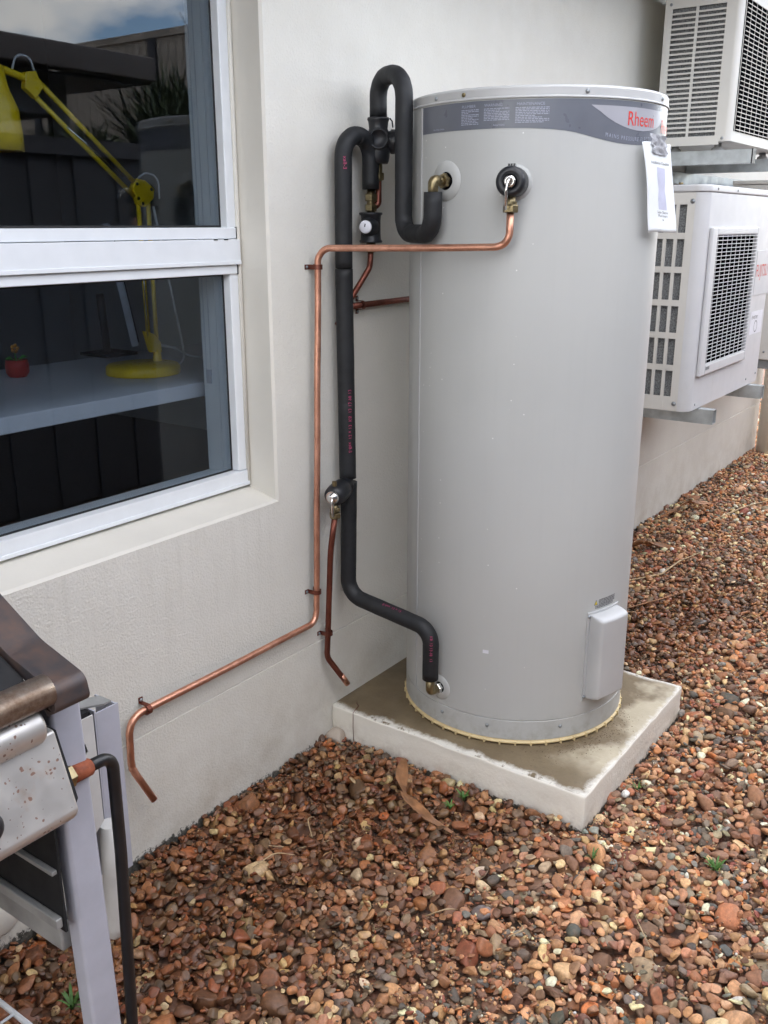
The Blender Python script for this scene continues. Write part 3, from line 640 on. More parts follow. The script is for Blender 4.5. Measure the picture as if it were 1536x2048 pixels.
FO = .0222
def foam(name, pts, rad, parent, fil, wob=.012, mat='foam'):
    return MB().tube(dense(fillet(pts, fil, 12), .018), rad, 20, True, wob).build(name, mat, parent)
hp = thing('hot_water_pipe', 'black lagged pipe looping from the tank outlet to the upper black valve', 'pipe', (.8, -.1, 1.4))
foam('foam_sleeve', [(HE.x, HE.y, 1.527), (HE.x, HE.y, 1.432), (.85, -.17, 1.432), (.85, -.17, 1.808), (.897, -.058, 1.808), (.897, -.058, 1.716)], FO, hp, [0, .045, .045, .058, .058, 0])

tv = thing('tempering_valve', 'black jacketed mixing valve hanging under the highest pipe loop', 'valve', (.897, -.058, 1.66))
vc = Vector((.897, -.058, 1.662)); Z = Vector((0, 0, 1))
MB().lathe([(0, .053), (.0275, .053), (.0285, .048), (.026, .043), (.024, .026), (.030, .010), (.031, -.016), (.029, -.040), (.027, -.052), (.024, -.058), (0, -.058)], vc, Z, 26).build('valve_jacket', 'valve_black', tv)
kd = Vector((-.80, -.60, 0)).normalized()
MB().lathe([(.027, .012), (.026, .034), (.0235, .037), (.021, .037), (.019, .031), (0, .031)], vc+Vector((0, 0, .0)), kd, 26).build('adjuster_cap', 'valve_black', tv)
rd = Vector((.72, -.69, 0)).normalized()
MB().lathe([(.024, .01), (.026, .03), (.030, .034), (.030, .042), (.024, .046), (0, .046)], vc-Vector((0, 0, .004)), rd, 26).build('side_port', 'valve_black', tv)
MB().tube([vc+rd*.038+Z*.03, vc+rd*.036+Z*.045, vc+rd*.03+Z*.052], .0018, 6).build('cable_tie', 'valve_black', tv)
b = MB(); b.tube([vc-Z*.057, vc-Z*.100], .0105, 12); b.build('brass_tail', 'brass', tv); b = MB(); hexnut(b, vc-Z*.098, (0, 0, 1), .0155, .018); b.build('union_nut', 'brass', tv)
GX, GY = .878, -.047
MB().tube(fillet([vc-Z*.095, vc-Z*.160, (GX, GY, 1.497)], .03), .0085, 12).build('link_tube', 'copper_old', tv)

cw = thing('cold_water_pipe', 'black lagged pipe with magenta print running down the wall to the tank foot', 'pipe', (.77, -.04, .4))
foam('foam_sleeve', [(GX, GY, 1.541), (GX, GY, 1.668), (.773, -.040, 1.668), (.775, -.036, 1.346)], FO, cw, [0, .052, .052, 0])
foam('foam_sleeve', [(.775, -.036, 1.3445), (.779, -.036, 1.0), (.7765, -.040, .787)], FO+.0008, cw, [0, .3, 0])
foam('foam_sleeve', [(.779, -.042, .776), (.772, -.040, .445), (CE.x, CE.y, .408), (CE.x, CE.y, .262)], FO, cw, [0, .055, .050, 0])
def pipe_print(txt, size, p0, up, out, mat='magenta', parent=cw, rad=FO+.0016, gap=1.05):
    """lettering running along a straight sleeve, bent round it"""
    me = text_mesh(txt, size, space=gap); p0 = Vector(p0); up = Vector(up).normalized(); out = Vector(out).normalized(); sd = up.cross(out)
    return link('foam_print', map_mesh(me, lambda c: p0+up*c.x+(out*math.cos(c.y/rad)+sd*math.sin(c.y/rad))*rad), mat, parent)
fo = Vector((-.62, -.78, 0))
pipe_print('E-flex  13 x 13  KB  13 13 98 13', .0125, (.7775, -.0365, .862), (-.001, 0, 1), fo, rad=FO+.0026)
pipe_print('E-flex', .013, (.7735, -.040, 1.585), (0, 0, 1), Vector((-.8, -.6, 0)))
pipe_print('E-flex  13 x 13', .010, (.771, -.17, .4285), (.0, -1, -.11), Vector((-.35, 0, .94)))
pipe_print('KB  13 13 98  13', .0105, (CE.x, CE.y, .400), (0, 0, -1), Vector((-.72, -.69, 0)))

gv = thing('gauge_valve', 'black valve with a white dial below the smaller lagged loop', 'valve', (GX, GY, 1.445))
gc = Vector((GX, GY, 1.446))
MB().lathe([(0, .038), (.030, .038), (.031, .034), (.027, .030), (.0255, .018), (.026, -.016), (.027, -.030), (.0305, -.034), (.029, -.038), (0, -.038)], gc, Z, 26).build('valve_jacket', 'valve_black', gv)
gd = Vector((-.93, -.36, 0)).normalized()
MB().lathe([(.026, .012), (.024, .026), (.020, .040), (.0165, .052), (0, .052)], gc+Vector((0, 0, .002)), gd, 24).build('dial_neck', 'valve_black', gv)
dl = MB().lathe([(.0165, .0522), (.0158, .056), (.014, .0575), (0, .0575)], gc+Vector((0, 0, .002)), gd, 24).build('dial', 'white_sticker', gv)
dm = MB().box((-.0015, -.0006, -.004), (.0015, .0006, .004)).build('dial_mark', 'dark_ink', dl); dm.matrix_basis = Matrix.Translation(gc+gd*.0582+Vector((0, 0, .006))) @ Matrix.Rotation(R(15), 4, 'X') @ Matrix.Rotation(math.atan2(gd.y, gd.x)+math.pi/2, 4, 'Z')
b = MB(); b.tube([gc+Z*.036, gc+Z*.096], .0108, 14); b.build('brass_tail', 'brass', gv)
for z0, h in ((.041, .017), (.066, .018)): b = MB(); hexnut(b, gc+Z*z0, (0, 0, 1), .0165, h); b.build('union_nut', 'brass', gv)
b = MB(); b.tube([gc-Z*.036, gc-Z*.062], .0125, 14); b.build('brass_tail', 'brass', gv)
sp = thing('supply_pipe', 'dull copper pipe bending out from under the white dial valve', 'pipe', (.85, -.03, 1.3))
MB().tube(fillet([(GX, GY, 1.388), (GX, GY+.004, 1.345), (.820, -.020, 1.262), (.775, -.012, 1.20)], .035), .0078, 12).build('copper_tube', 'copper_old', sp)
hz = thing('horizontal_supply_pipe', 'short dull brown pipe along the wall going behind the tank', 'pipe', (.95, -.015, 1.24))
MB().tube([(.78, -.014, 1.2445), (1.0, -.015, 1.2465), (1.22, -.014, 1.248)], .0082, 12).build('copper_tube', 'copper_old', hz); clip((.875, -.015, 1.2455), (1, 0, 0), hz)

ev2 = thing('expansion_valve', 'black control valve with chrome lever halfway down the lagged pipe', 'valve', (.72, -.06, .76))
e0, e1 = Vector((.777, -.040, .772)), Vector((.668, -.068, .757)); ed = (e1-e0).normalized()
MB().lathe([(.020, 0), (.024, .020), (.021, .030), (.0285, .042), (.030, .074), (.0275, .098), (.022, .105), (0, .105)], e0, ed, 26).build('valve_jacket', 'valve_black', ev2)
MB().lathe([(.019, .1035), (.0185, .111), (.013, .118), (.006, .121), (0, .121)], e0, ed, 22).build('valve_cap', 'silver', ev2)
es = e0+ed*.120
MB().tube([es+Vector((0, -.004, .008)), es+Vector((-.004, -.008, -.004)), es+Vector((.0, -.008, -.046))], .0040, 8).build('lever', 'silver', ev2)
ex = e0+ed*.092
MB().cyl(ex+Z*.024, (0, 0, 1), .0065, .016, 12).build('test_plug', 'brass', ev2)
b = MB(); b.tube([ex-Z*.022, ex-Z*.05], .009, 12); hexnut(b, ex-Z*.062, (0, 0, 1), .0155, .015); b.build('outlet_fitting', 'brass', ev2)
b = MB(); hexnut(b, ex-Z*.044, (0, 0, 1), .0145, .012); b.build('outlet_nut', 'brass', ev2)
dp = thing('valve_drain_pipe', 'thin dull copper drain pipe under the halfway valve, end bent outward', 'pipe', (.70, -.02, .2))
MB().tube(dense(fillet([(ex.x, ex.y, ex.z-.058), (ex.x+.003, ex.y+.02, .60), (.700, -.021, .339), (.694, -.021, .272), (.757, -.045, .168)], [0, .6, .6, .045, 0]), .05), .0082, 14).build('copper_tube', 'copper_old', dp); clip((.7015, -.021, .345), (0, 0, 1), dp)
MB().tube([(.7365, -.037, .203), (.757, -.045, .168)], .0085, 14).build('bright_end', 'copper', dp)

# taped leaflet hanging on the tank
tg = thing('instruction_leaflet', 'white paper leaflet taped to the upper right of the tank', 'leaflet', (1.05, -.71, 1.45))
lo = Vector((1.026, -.7125, 0)); lu = Vector((math.cos(R(-14)), math.sin(R(-14)), 0)); ln = Vector((lu.y, -lu.x, 0))
Wd, Z1t, Z0t = .112, 1.636, 1.436
def sheet(s, t, off=0.):
    """s across 0..1, t down 0..1: a limp sheet with a soft fold"""
    bow = .002*math.sin(t*4.2)+.002*math.sin(s*3+t*5)+.008*t; p = lo+lu*(Wd*s+.046*t)+ln*(bow+off); return Vector((p.x, p.y, Z1t+(Z0t-Z1t)*t+.0015*math.sin(s*6)))
n, k = 12, 24
sh = MB().add([sheet(i/n, j/k) for j in range(k+1) for i in range(n+1)], [(j*(n+1)+i, j*(n+1)+i+1, (j+1)*(n+1)+i+1, (j+1)*(n+1)+i) for j in range(k) for i in range(n)], True).build('paper', 'paper', tg)
so = sh.modifiers.new('s', 'SOLIDIFY'); so.thickness = .0005; so.offset = -1
def on_sheet(name, mat, me): return link(name, map_mesh(me, lambda c: sheet(c.x/Wd, c.y, .0008)), mat, sh)
def tline(txt, t, size, s=.55):
    me = text_mesh(txt, size, align='CENTER'); map_mesh(me, lambda c: Vector((s*Wd+c.x, t-c.y/.2, 0))); on_sheet('printed_line', 'dark_ink', me)
tline('Installation Checklist', .235, .0092); tline('Solar Sleeve', .785, .0085); tline('Plus Insert', .825, .0085); tline('w', .87, .009)
v = []; f = []
for j in range(25):
    t = .27+.47*j/24; hwid = .155-.03*math.exp(-((t-.51)/.07)**2)-.015*(j/24); 
    for i in range(5): v.append((Wd*(.56+hwid*(i/2-1)), t, 0))
for j in range(24):
    for i in range(4): f.append((j*5+i, j*5+i+1, (j+1)*5+i+1, (j+1)*5+i))
on_sheet('printed_picture', 'grey_ink', MB().add(v, f).mesh('pic'))
tp = MB(); v = []; 
for j in range(9):
    for i in range(9):
        s, t = .28+.52*i/8, -.09+.22*j/8; s += .05*math.sin(j*2.1)*(i/4-1); p = sheet(s, t, .0022+.003*random.random()); v.append(p)
tp.add(v, [(j*9+i, j*9+i+1, (j+1)*9+i+1, (j+1)*9+i) for j in range(8) for i in range(8)], True).build('tape', 'tape', tg)

# ================================================================== AIR CONDITIONERS
def rounded(x0, x1, y0, y1, rad, n=6):
    """plan outline with rounded front corners (front = y0)"""
    p = [(x0, y1), (x0, y0+rad)]
    for k in range(1, n): t = math.pi+math.pi/2*k/n; p.append((x0+rad+rad*math.cos(t), y0+rad+rad*math.sin(t)))
    p += [(x0+rad, y0), (x1-rad, y0)]
    for k in range(1, n): t = 1.5*math.pi+math.pi/2*k/n; p.append((x1-rad+rad*math.cos(t), y0+rad+rad*math.sin(t)))
    p += [(x1, y0+rad), (x1, y1)]; return p
def shell(name, mat, parent, pts, z0, z1):
    """open vertical skin following a plan polyline"""
    n = len(pts); v = [(x, y, z0) for x, y in pts]+[(x, y, z1) for x, y in pts]
    o = MB().add(v, [(i, i+1, n+i+1, n+i) for i in range(n-1)], True).build(name, mat, parent)
    so = o.modifiers.new('s', 'SOLIDIFY'); so.thickness = .002; so.offset = -1; es = o.modifiers.new('e', 'EDGE_SPLIT'); es.split_angle = R(40); return o
def fan(parent, c, r):
    b = MB(); b.lathe([(0, -.03), (.05, -.03), (.055, .02), (0, .03)], c, (0, 1, 0), 16)
    for k in range(3):
        t = k*2*math.pi/3; v = []
        for i in range(7):
            rr = .05+(r-.05)*i/6
            for q in (-.5, -.15, .2, .55): v.append((c[0]+rr*math.cos(t+q*(.5+.6*i/6)), c[1]+.03*q*2, c[2]+rr*math.sin(t+q*(.5+.6*i/6))))
        b.add(v, [(i*4+j, i*4+j+1, (i+1)*4+j+1, (i+1)*4+j) for i in range(6) for j in range(3)], True)
    b.build('fan', 'bbq_grey', parent)
def arm(thing_, x, z1, y0, h=.058, w=.042):
    """galvanised channel arm standing out from the wall, open end"""
    t = .003; b = MB()
    b.box((x-w/2, y0, z1-t), (x+w/2, -.004, z1)).box((x-w/2, y0, z1-h), (x-w/2+t, -.004, z1-t-.0002)).box((x+w/2-t, y0, z1-h), (x+w/2, -.004, z1-t-.0002)).box((x-w/2+t+.0002, y0, z1-h), (x+w/2-t-.0002, -.004, z1-h+t))
    o = b.build('bracket_arm', 'galv', thing_)
    return o

# lower unit: ivory side with six rows of vents, front with a raised fan grille
la = thing('air_conditioner', 'lower ivory air conditioner with tall side vents and a big front grille', 'air conditioner', (2.9, -.28, .75), 'air conditioners on the wall')
ax0, ax1, ay0, ay1, az0, az1 = 2.405, 3.405, -.442, -.115, .757, 1.566
cr = .045
ymid = ay0+cr+.012          # side skin in front of the vents
shell('front_casing', 'ac2', la, rounded(ax0, ax1, ay0, ay1, cr)[1:-1], az0, az1)
vy = [-.3685, -.3275, -.2865, -.2455, -.2045, -.1635]; vw = .0285; rows = [(1.4420+.0, 1.5380)]; 
vz = [(.8115+.1225*k, .8115+.1225*k+.1000) for k in range(6)]
g_ = MB(); th = .006
edges_y = [ay0+cr]+[e for c_ in vy for e in (c_-0, c_+vw)]+[ay1]
# uprights between vents
ups = [(ay0+cr, vy[0])]+[(vy[i]+vw, vy[i+1]) for i in range(5)]+[(vy[5]+vw, ay1)]
for a, b_ in ups: MB().box((ax0, a, az0), (ax0+th, b_, az1)).build('side_upright', 'ac', la)
zb = [az0]+[e for q in vz for e in q]+[az1]
for i in range(6):
    for k in range(7):
        MB().box((ax0+.0004, vy[i]-.0002, zb[2*k]), (ax0+th, vy[i]+vw+.0002, zb[2*k+1])).build('vent_bar', 'ac', la)
MB().box((ax0+.02, ay0+.06, az0+.01), (ax0+.035, ay1-.005, az1-.01)).build('condenser_coil', 'coil', la)
MB().box((ax0+.002, ay1-.006, az0), (ax1-.002, ay1, az1)).build('back_panel', 'ac', la)
MB().box((ax1-.004, ay0+cr, az0), (ax1, ay1-.0065, az1)).build('side_panel', 'ac2', la)
MB().prism(rounded(ax0-.003, ax1+.003, ay0-.003, ay1+.002, cr), az1+.0015, az1+.027, 'z').build('lid', 'ac2', la, .006, 3)
MB().prism(rounded(ax0+.004, ax1-.004, ay0+.004, ay1-.004, cr-.004), az0-.002, az0+.012, 'z').build('base_pan', 'ac', la)
for y_, z_ in ((-.405+.018, 1.535), (-.372-.012, .785)): MB().lathe([(.0095, -.0005), (.0085, .0015), (.006, .0005), (.0055, .003), (0, .004)], (ax0, y_, z_), (-1, 0, 0), 16).build('screw', 'steel_dark', la)
for x_, z_ in ((ax0+.10, az1+.014), (ax0+.35, az1+.014)): MB().lathe([(.005, 0), (.0045, .002), (0, .003)], (x_, ay0-.003, z_), (0, -1, 0), 12).build('screw', 'steel_dark', la)
for x_, z_ in ((ax0+.075, az0+.02), (ax0+.78, az0+.03), (ax0+.93, az0+.04)): MB().lathe([(.005, 0), (.0045, .002), (0, .003)], (x_, ay0, z_), (0, -1, 0), 12).build('screw', 'steel_dark', la)
# raised grille
gx0, gx1, gz0, gz1 = 2.455, 3.085, .888, 1.444; fw = .062; gy = ay0-.016
gr = MB(); 
gr.box((gx0, gy, gz0), (gx0+fw, ay0-.0005, gz1)).box((gx1-.022, gy, gz0), (gx1, ay0-.0005, gz1)).box((gx0+fw+.0003, gy, gz1-.030), (gx1-.0223, ay0-.0005, gz1)).box((gx0+fw+.0003, gy, gz0), (gx1-.0223, ay0-.0005, gz0+.042))
go = gr.build('grille_frame', 'ac2', la, .006, 3)
MB().box((gx0+fw-.006, ay0-.0015, gz0+.036), (gx1-.017, ay0-.0004, gz1-.024)).build('grille_shade_sheet', 'dark_in', go)  # black sheet in place of the shaded fan space
b = MB(); n = 34
for k in range(n):
    z = gz0+.046+(gz1-gz0-.080)*k/(n-1); b.tube([(gx0+fw-.004, gy+.001, z), (gx1-.018, gy+.001, z)], .0016, 6, False)
o = b.build('grille_slats', 'ac2', go); o['kind'] = 'stuff'
b = MB()
for k in range(9):
    x = gx0+fw+(gx1-gx0-fw-.02)*(k+.5)/9; b.tube([(x, gy+.0085, gz0+.04), (x, gy+.0085, gz1-.028)], .0013, 6, False)
o = b.build('grille_uprights', 'ac2', go); o['kind'] = 'stuff'
MB().box((gx0+fw+.004, gy-.0008, gz0+.020), (gx0+fw+.05, gy-.0002, gz0+.032)).build('grille_catch', 'steel_dark', go)
# badges
def flat_text(name, body, size, x, y, z, mat, parent, sx=1.): return link(name, map_mesh(text_mesh(body, size), lambda c: Vector((x+c.x*sx, y, z+c.y))), mat, parent)
bd = MB().box((3.145, ay0-.002, 1.155), (3.395, ay0-.0003, 1.345)).build('badge_plate', 'ac2', la, .0008)
flat_text('brand_lettering', 'FUJITSU', .075, 3.150, ay0-.0026, 1.235, 'red_ink', bd, .72)
sb = MB().box((3.15, ay0-.0012, .985), (3.34, ay0-.0003, 1.085)).build('energy_sticker', 'white_sticker', la)
flat_text('sticker_lettering', 'inverter', .03, 3.165, ay0-.0016, 1.052, 'dark_ink', sb); MB().lathe([(.026, 0), (.022, 0)], (3.24, ay0-.0016, 1.018), (0, -1, 0), 24).build('sticker_ring', 'dark_ink', sb)
lb = thing('wall_bracket', 'galvanised bracket arms under the lower air conditioner', 'bracket', (2.9, -.2, .7), 'steel wall brackets')
arm(lb, 2.545, .7535, -.505); arm(lb, 3.255, .7535, -.505)
MB().box((2.45, -.0035, .690), (3.35, -.0003, .7535)).build('wall_rail', 'steel_dark', lb)
MB().lathe([(0, 0), (.006, 0), (.006, .012), (.009, .012), (.009, .018), (.0, .018)], (2.66, -.25, az1+.027), (0, 0, 1), 10).build('lid_fitting', 'brass', la)

# upper unit: louvred side, front fan grille
ua = thing('air_conditioner', 'upper ivory air conditioner with narrow side louvres on a steel arm', 'air conditioner', (3.1, -.25, 1.76), 'air conditioners on the wall')
ux0, ux1, uy0, uy1, uz0, uz1 = 2.722, 3.56, -.402, -.108, 1.762, 2.325
ucr = .02
shell('front_casing', 'ac', ua, rounded(ux0, ux1, uy0, uy1, ucr)[1:-1], uz0, uz1)
l0, lm0, lm1, l1 = -.136, -.2285, -.2385, -.343
z0l, z1l, nl = 1.783, 2.246, 26; pit = (z1l-z0l)/nl
MB().box((ux0, l0, uz0), (ux0+.005, uy1, uz1)).build('side_upright', 'ac', ua); MB().box((ux0, lm1, z0l), (ux0+.005, lm0, z1l)).build('side_upright', 'ac', ua); MB().box((ux0, uy0+ucr, uz0), (ux0+.005, l1, uz1)).build('side_upright', 'ac', ua)
MB().box((ux0+.0003, l1-.0003, uz0), (ux0+.005, l0+.0003, z0l)).build('side_rail', 'ac', ua); MB().box((ux0+.0003, l1-.0003, z1l), (ux0+.005, l0+.0003, uz1)).build('side_rail', 'ac', ua)
slat_me = None
for k in range(1, nl):
    for a, b_ in ((l1, lm1), (lm0, l0)):
        z = z0l+pit*k
        if k == 1: me_ = MB().prism([(0, -.0045), (.0055, -.0015), (.0065, .0035), (0, .0015)], 0, b_-a, 'y').mesh('louvre_slat'); me_.materials.append(M['ac']); slat_me = (slat_me or {}); slat_me[a] = me_
        o = link('louvre_slat', slat_me[a], None, ua); o.matrix_basis = Matrix.Translation((ux0+.0002, a, z))
MB().box((ux0+.016, uy0+.03, uz0+.01), (ux0+.03, uy1-.006, uz1-.01)).build('condenser_coil', 'coil', ua)
MB().box((ux0+.002, uy1-.006, uz0), (ux1-.002, uy1, uz1)).build('back_panel', 'ac', ua); MB().box((ux1-.004, uy0+ucr, uz0), (ux1, uy1-.0065, uz1)).build('side_panel', 'ac', ua)
MB().prism(rounded(ux0-.003, ux1+.003, uy0-.003, uy1+.002, ucr), uz1+.001, uz1+.02, 'z').build('lid', 'ac', ua, .004)
MB().prism(rounded(ux0+.003, ux1-.003, uy0+.003, uy1-.003, ucr-.003), uz0-.002, uz0+.01, 'z').build('base_pan', 'ac', ua)
MB().box((ux0-.0015, -.36, uz0-.012), (ux0+.004, -.12, uz0+.006)).build('base_lip', 'ac', ua)
for y_, z_ in ((-.372, 1.772), (-.13, 2.262)): MB().lathe([(.006, 0), (.005, .0025), (0, .0035)], (ux0, y_, z_), (-1, 0, 0), 12).build('screw', 'steel_dark', ua)
hx0, hx1, hz0, hz1 = ux0+.035, ux0+.58, 1.800, 2.262
hb = MB().box((hx0, uy0-.0012, hz0), (hx1, uy0-.0003, hz1)).build('grille_shade_sheet', 'dark_in', ua)  # shade behind the slats put in as a black sheet
b = MB(); n = 30
for k in range(n): z = hz0+.004+(hz1-hz0-.008)*k/(n-1); b.tube([(hx0-.002, uy0-.010, z), (hx1+.002, uy0-.010, z)], .0018, 6, False)
b.build('grille_slats', 'ac', hb)['kind'] = 'stuff'
b = MB()
for k in range(9): x = hx0+(hx1-hx0)*k/8; b.tube([(x, uy0-.0042, hz0), (x, uy0-.0042, hz1)], .0013, 6, False)
b.build('grille_uprights', 'ac', hb)['kind'] = 'stuff'
ub = thing('wall_bracket', 'galvanised bracket arms and rail under the upper air conditioner', 'bracket', (3.1, -.2, 1.7), 'steel wall brackets')
ao = arm(ub, 2.785, 1.7325, -.478, .052); arm(ub, 3.44, 1.7325, -.478, .052)
MB().box((2.764, -.4835, 1.6795), (2.806, -.4785, 1.7335)).build('arm_end_cap', 'black_plastic', ao)
for y_ in (-.34, -.17): 
    for x in (2.785, 3.44): MB().lathe([(.024, 0), (.022, .008), (.014, .014), (.014, .026), (0, .026)], (x, y_, 1.7328), (0, 0, 1), 16).build('rubber_foot', 'rubber_foot', ub)
MB().box((2.62, -.032, 1.630), (4.75, -.0004, 1.680)).build('wall_rail', 'steel_dark', ub)
MB().box((3.98, -.0315, 1.30), (4.035, -.0004, 1.6298)).build('rail_upright', 'steel_dark', ub)

# third unit further along
ta = thing('air_conditioner', 'farthest white air conditioner cut by the right picture edge', 'air conditioner', (4.3, -.25, .78), 'air conditioners on the wall')
MB().prism(rounded(3.86, 4.72, -.385, -.10, .02), .79, 1.640, 'z').build('casing', 'ac', ta, .004)
MB().prism(rounded(3.857, 4.723, -.388, -.098, .02), 1.6415, 1.662, 'z').build('lid', 'ac', ta, .004)
tb = MB().box((3.95, -.3865, .9), (4.5, -.3855, 1.55)).build('grille_shade_sheet', 'dark_in', ta)  # black sheet for the dark inside of the unit
b = MB()
for k in range(30): z = .905+.64*k/29; b.tube([(3.945, -.394, z), (4.505, -.394, z)], .003, 6, False)
b.build('grille_slats', 'ac', tb)['kind'] = 'stuff'
for z_ in (.83, 1.5): MB().lathe([(.006, 0), (.005, .0025), (0, .0035)], (3.86, -.34, z_), (-1, 0, 0), 12).build('screw', 'steel_dark', ta)
tbk = thing('wall_bracket', 'dark bracket arms under the farthest air conditioner', 'bracket', (4.3, -.2, .76), 'steel wall brackets')
for x in (3.90, 4.6):
    MB().box((x-.02, -.43, .742), (x+.02, -.004, .7875)).build('bracket_arm', 'steel_dark', tbk)

# downpipe past the corner
dpp = thing('downpipe', 'cream downpipe standing past the far wall corner', 'downpipe', (5.214, -.09, 0))
MB().tube([(5.214, -.090, -.05), (5.214, -.090, 1.3), (5.214, -.090, 2.47)], .056, 24).build('pipe_shaft', 'reveal', dpp); MB().lathe([(.0565, 0), (.062, .002), (.062, .05), (.0565, .052)], (5.214, -.090, 1.55), (0, 0, 1), 24).build('joint_collar', 'reveal', dpp)
# round cover plate low on the wall
MB().lathe([(0, .010), (.030, .010), (.036, .006), (.037, .0005)], (-.352, 0, .085), (0, -1, 0), 32).build('cover_plate', 'reveal')
tagp(bpy.data.objects['cover_plate'], 'round pale cover plate low on the wall at the left edge', 'cover plate')

# ================================================================== BARBECUE
bq = thing('barbecue', 'grey wheeled gas barbecue with rust spotted panel in the left foreground', 'barbecue', (-1.0, -.4, 0))
BX0, BX1 = -1.55, -.612
def arc(cx, cy, r, a0, a1, n=8): return [(cx+r*math.cos(R(a0+(a1-a0)*k/n)), cy+r*math.sin(R(a0+(a1-a0)*k/n))) for k in range(n+1)]
prof = [(-.600, .872), (-.668, .872)]+arc(-.672, .782, .030, 195, 285, 8)+[(-.60, .752)]
MB().prism(prof, BX0, BX1, 'x').build('control_panel', 'bbq_steel', bq, .004)
MB().prism([(-.602, .868), (-.664, .868), (-.694, .785), (-.68, .757), (-.602, .757)], BX1+.0003, BX1+.004, 'x').build('panel_end', 'bbq_black', bq)
kn = MB().lathe([(0, 0), (.024, 0), (.024, .006), (.018, .010), (.017, .026), (.013, .03), (0, .03)], (-.735, -.690, .815), (0, -.95, .3), 24).build('control_knob', 'black_plastic', bq)
for x in (-.98, -1.22): o = kn.copy(); COL.objects.link(o); o.location.x = x+.735
MB().tube([(BX0, -.660, .886), (-.630, -.660, .886)], .0245, 24).build('front_tube', 'bbq_steel', bq, .006)
MB().tube([(BX0, -.676, .932), (-.622, -.676, .932)], .0195, 24).build('hood_handle', 'bbq_chrome', bq)
hood = [(-.655, .905), (-.640, .938), (-.55, .975), (-.49, 1.012), (-.40, 1.09), (-.26, 1.095), (-.18, 1.0), (-.165, .882), (-.64, .882)]
MB().prism(hood, BX0, -.6235, 'x').build('hood', 'bbq_black', bq, .008)
# broad curved end strap of the hood
mid = fillet([(0, -.16, .93), (0, -.24, 1.115), (0, -.40, 1.10), (0, -.50, 1.012), (0, -.600, .958), (0, -.684, .934), (0, -.690, .905), (0, -.672, .896)], [0, .08, .1, .1, .1, .018, .01, 0], 8)
v = []; f = []; th = .017
for i, p in enumerate(mid):
    t = (mid[min(i+1, len(mid)-1)]-mid[max(i-1, 0)]).normalized(); nrm = Vector((0, -t.z, t.y)); 
    if nrm.z < 0 and i < 4: nrm = nrm
    a, b_ = p, p+nrm*th
    v += [(-.622, a.y, a.z), (-.572, a.y, a.z), (-.572, b_.y, b_.z), (-.622, b_.y, b_.z)]
for i in range(len(mid)-1):
    for k in range(4): f.append((i*4+k, i*4+(k+1) % 4, (i+1)*4+(k+1) % 4, (i+1)*4+k))
f += [(0, 1, 2, 3), tuple(len(v)-1-k for k in range(4))]
ho = MB().add(v, f).build('hood_end_strap', 'bbq_hood', bq, .004, 2, 50)
MB().box((BX0, -.54, .705), (-.6005, -.19, .878)).build('firebox', 'bbq_black', bq, .01)
MB().box((-.6035, -.627, .548), (-.600, -.195, .7045)).box((-.6035, -.627, .7047), (-.6008, -.5402, .755)).build('side_shade_sheet', 'bbq_black', bq)  # black sheets added for the shade inside the cart
for y_, nm in ((-.612, 'front_leg'), (-.20, 'back_leg')):
    b = MB(); w_, d_ = .046, .030; x_ = -.567
    b.prism([(x_-w_/2, y_-d_/2), (x_+w_/2, y_-d_/2), (x_+w_/2, y_+d_/2), (x_-w_/2, y_+d_/2)], .0, .876, 'z'); b.v = [(p[0]+(.876-p[2])*.012, p[1]-(.876-p[2])*.02, p[2]) for p in b.v]; b.build('leg', 'bbq_grey', bq, .006, 3)
for y_ in (-.62, -.205):
    b = MB(); b.prism([(-1.53, y_-.015), (-1.485, y_-.015), (-1.485, y_+.015), (-1.53, y_+.015)], .0, .876, 'z').build('leg', 'bbq_grey', bq, .006, 3)
MB().box((-.5895, -.592, .486), (-.556, -.216, .530)).box((-.5895, -.592, .5305), (-.574, -.216, .546)).build('side_rail', 'bbq_rail', bq, .004)
MB().box((-.612, -.624, .640), (-.604, -.216, .646)).build('drip_tray_rail', 'bbq_rail', bq, .001)
MB().box((-.614, -.624, .556), (-.604, -.216, .572)).build('drip_tray_rail', 'bbq_rail', bq, .002)
# wire shelf
wsf = MB().tube([(-.565, -.60, .245), (-.565, -.20, .245)], .0048, 8).build('shelf_rim', 'wire', bq)
for k in range(9):
    y_ = -.585+.047*k; MB().tube([(-1.5, y_, .248), (-.567, y_, .248)], .0026, 6).build('shelf_wire', 'wire', wsf)
for x in (-.64, -.74): MB().tube([(x, -.60, .2435), (x, -.20, .2435)], .0036, 6).build('shelf_wire', 'wire', wsf)
# folded side shelf hardware on the right end
sk = MB(); 
sk.box((-.3665, -.402, .375), (-.3635, -.36, .700)).box((-.3632, -.402, .375), (-.318, -.399, .694)).box((-.3182, -.3985, .375), (-.3155, -.34, .690)).build('shelf_bracket', 'bbq_grey', bq)
pl = MB().prism([(-.456, .722), (-.399, .722), (-.398, .530), (-.416, .515), (-.440, .520), (-.440, .640), (-.414, .664), (-.418, .680), (-.456, .676)], -.4445, -.442, 'y').build('bracket_plate', 'bbq_white', bq)
MB().prism([(-.47, -.300), (-.33, -.372), (-.33, -.400), (-.345, -.400), (-.47, -.326)], .7005, .7035, 'z').build('shelf_rim_plate', 'bbq_rail', bq)
MB().box((-.56, -.394, .49), (-.369, -.34, .699)).box((-.43, -.394, .40), (-.398, -.36, .4898)).build('void_shade_box', 'bbq_black', bq)  # black blocks filling in the shaded void behind plate and strut
MB().tube([(-.372, -.422, .50), (-.374, -.422, .40), (-.382, -.422, .305), (-.384, -.422, .285), (-.385, -.422, .277)], [.017, .018, .0185, .0145, .005], 18).build('shelf_strut', 'bbq_white', bq)
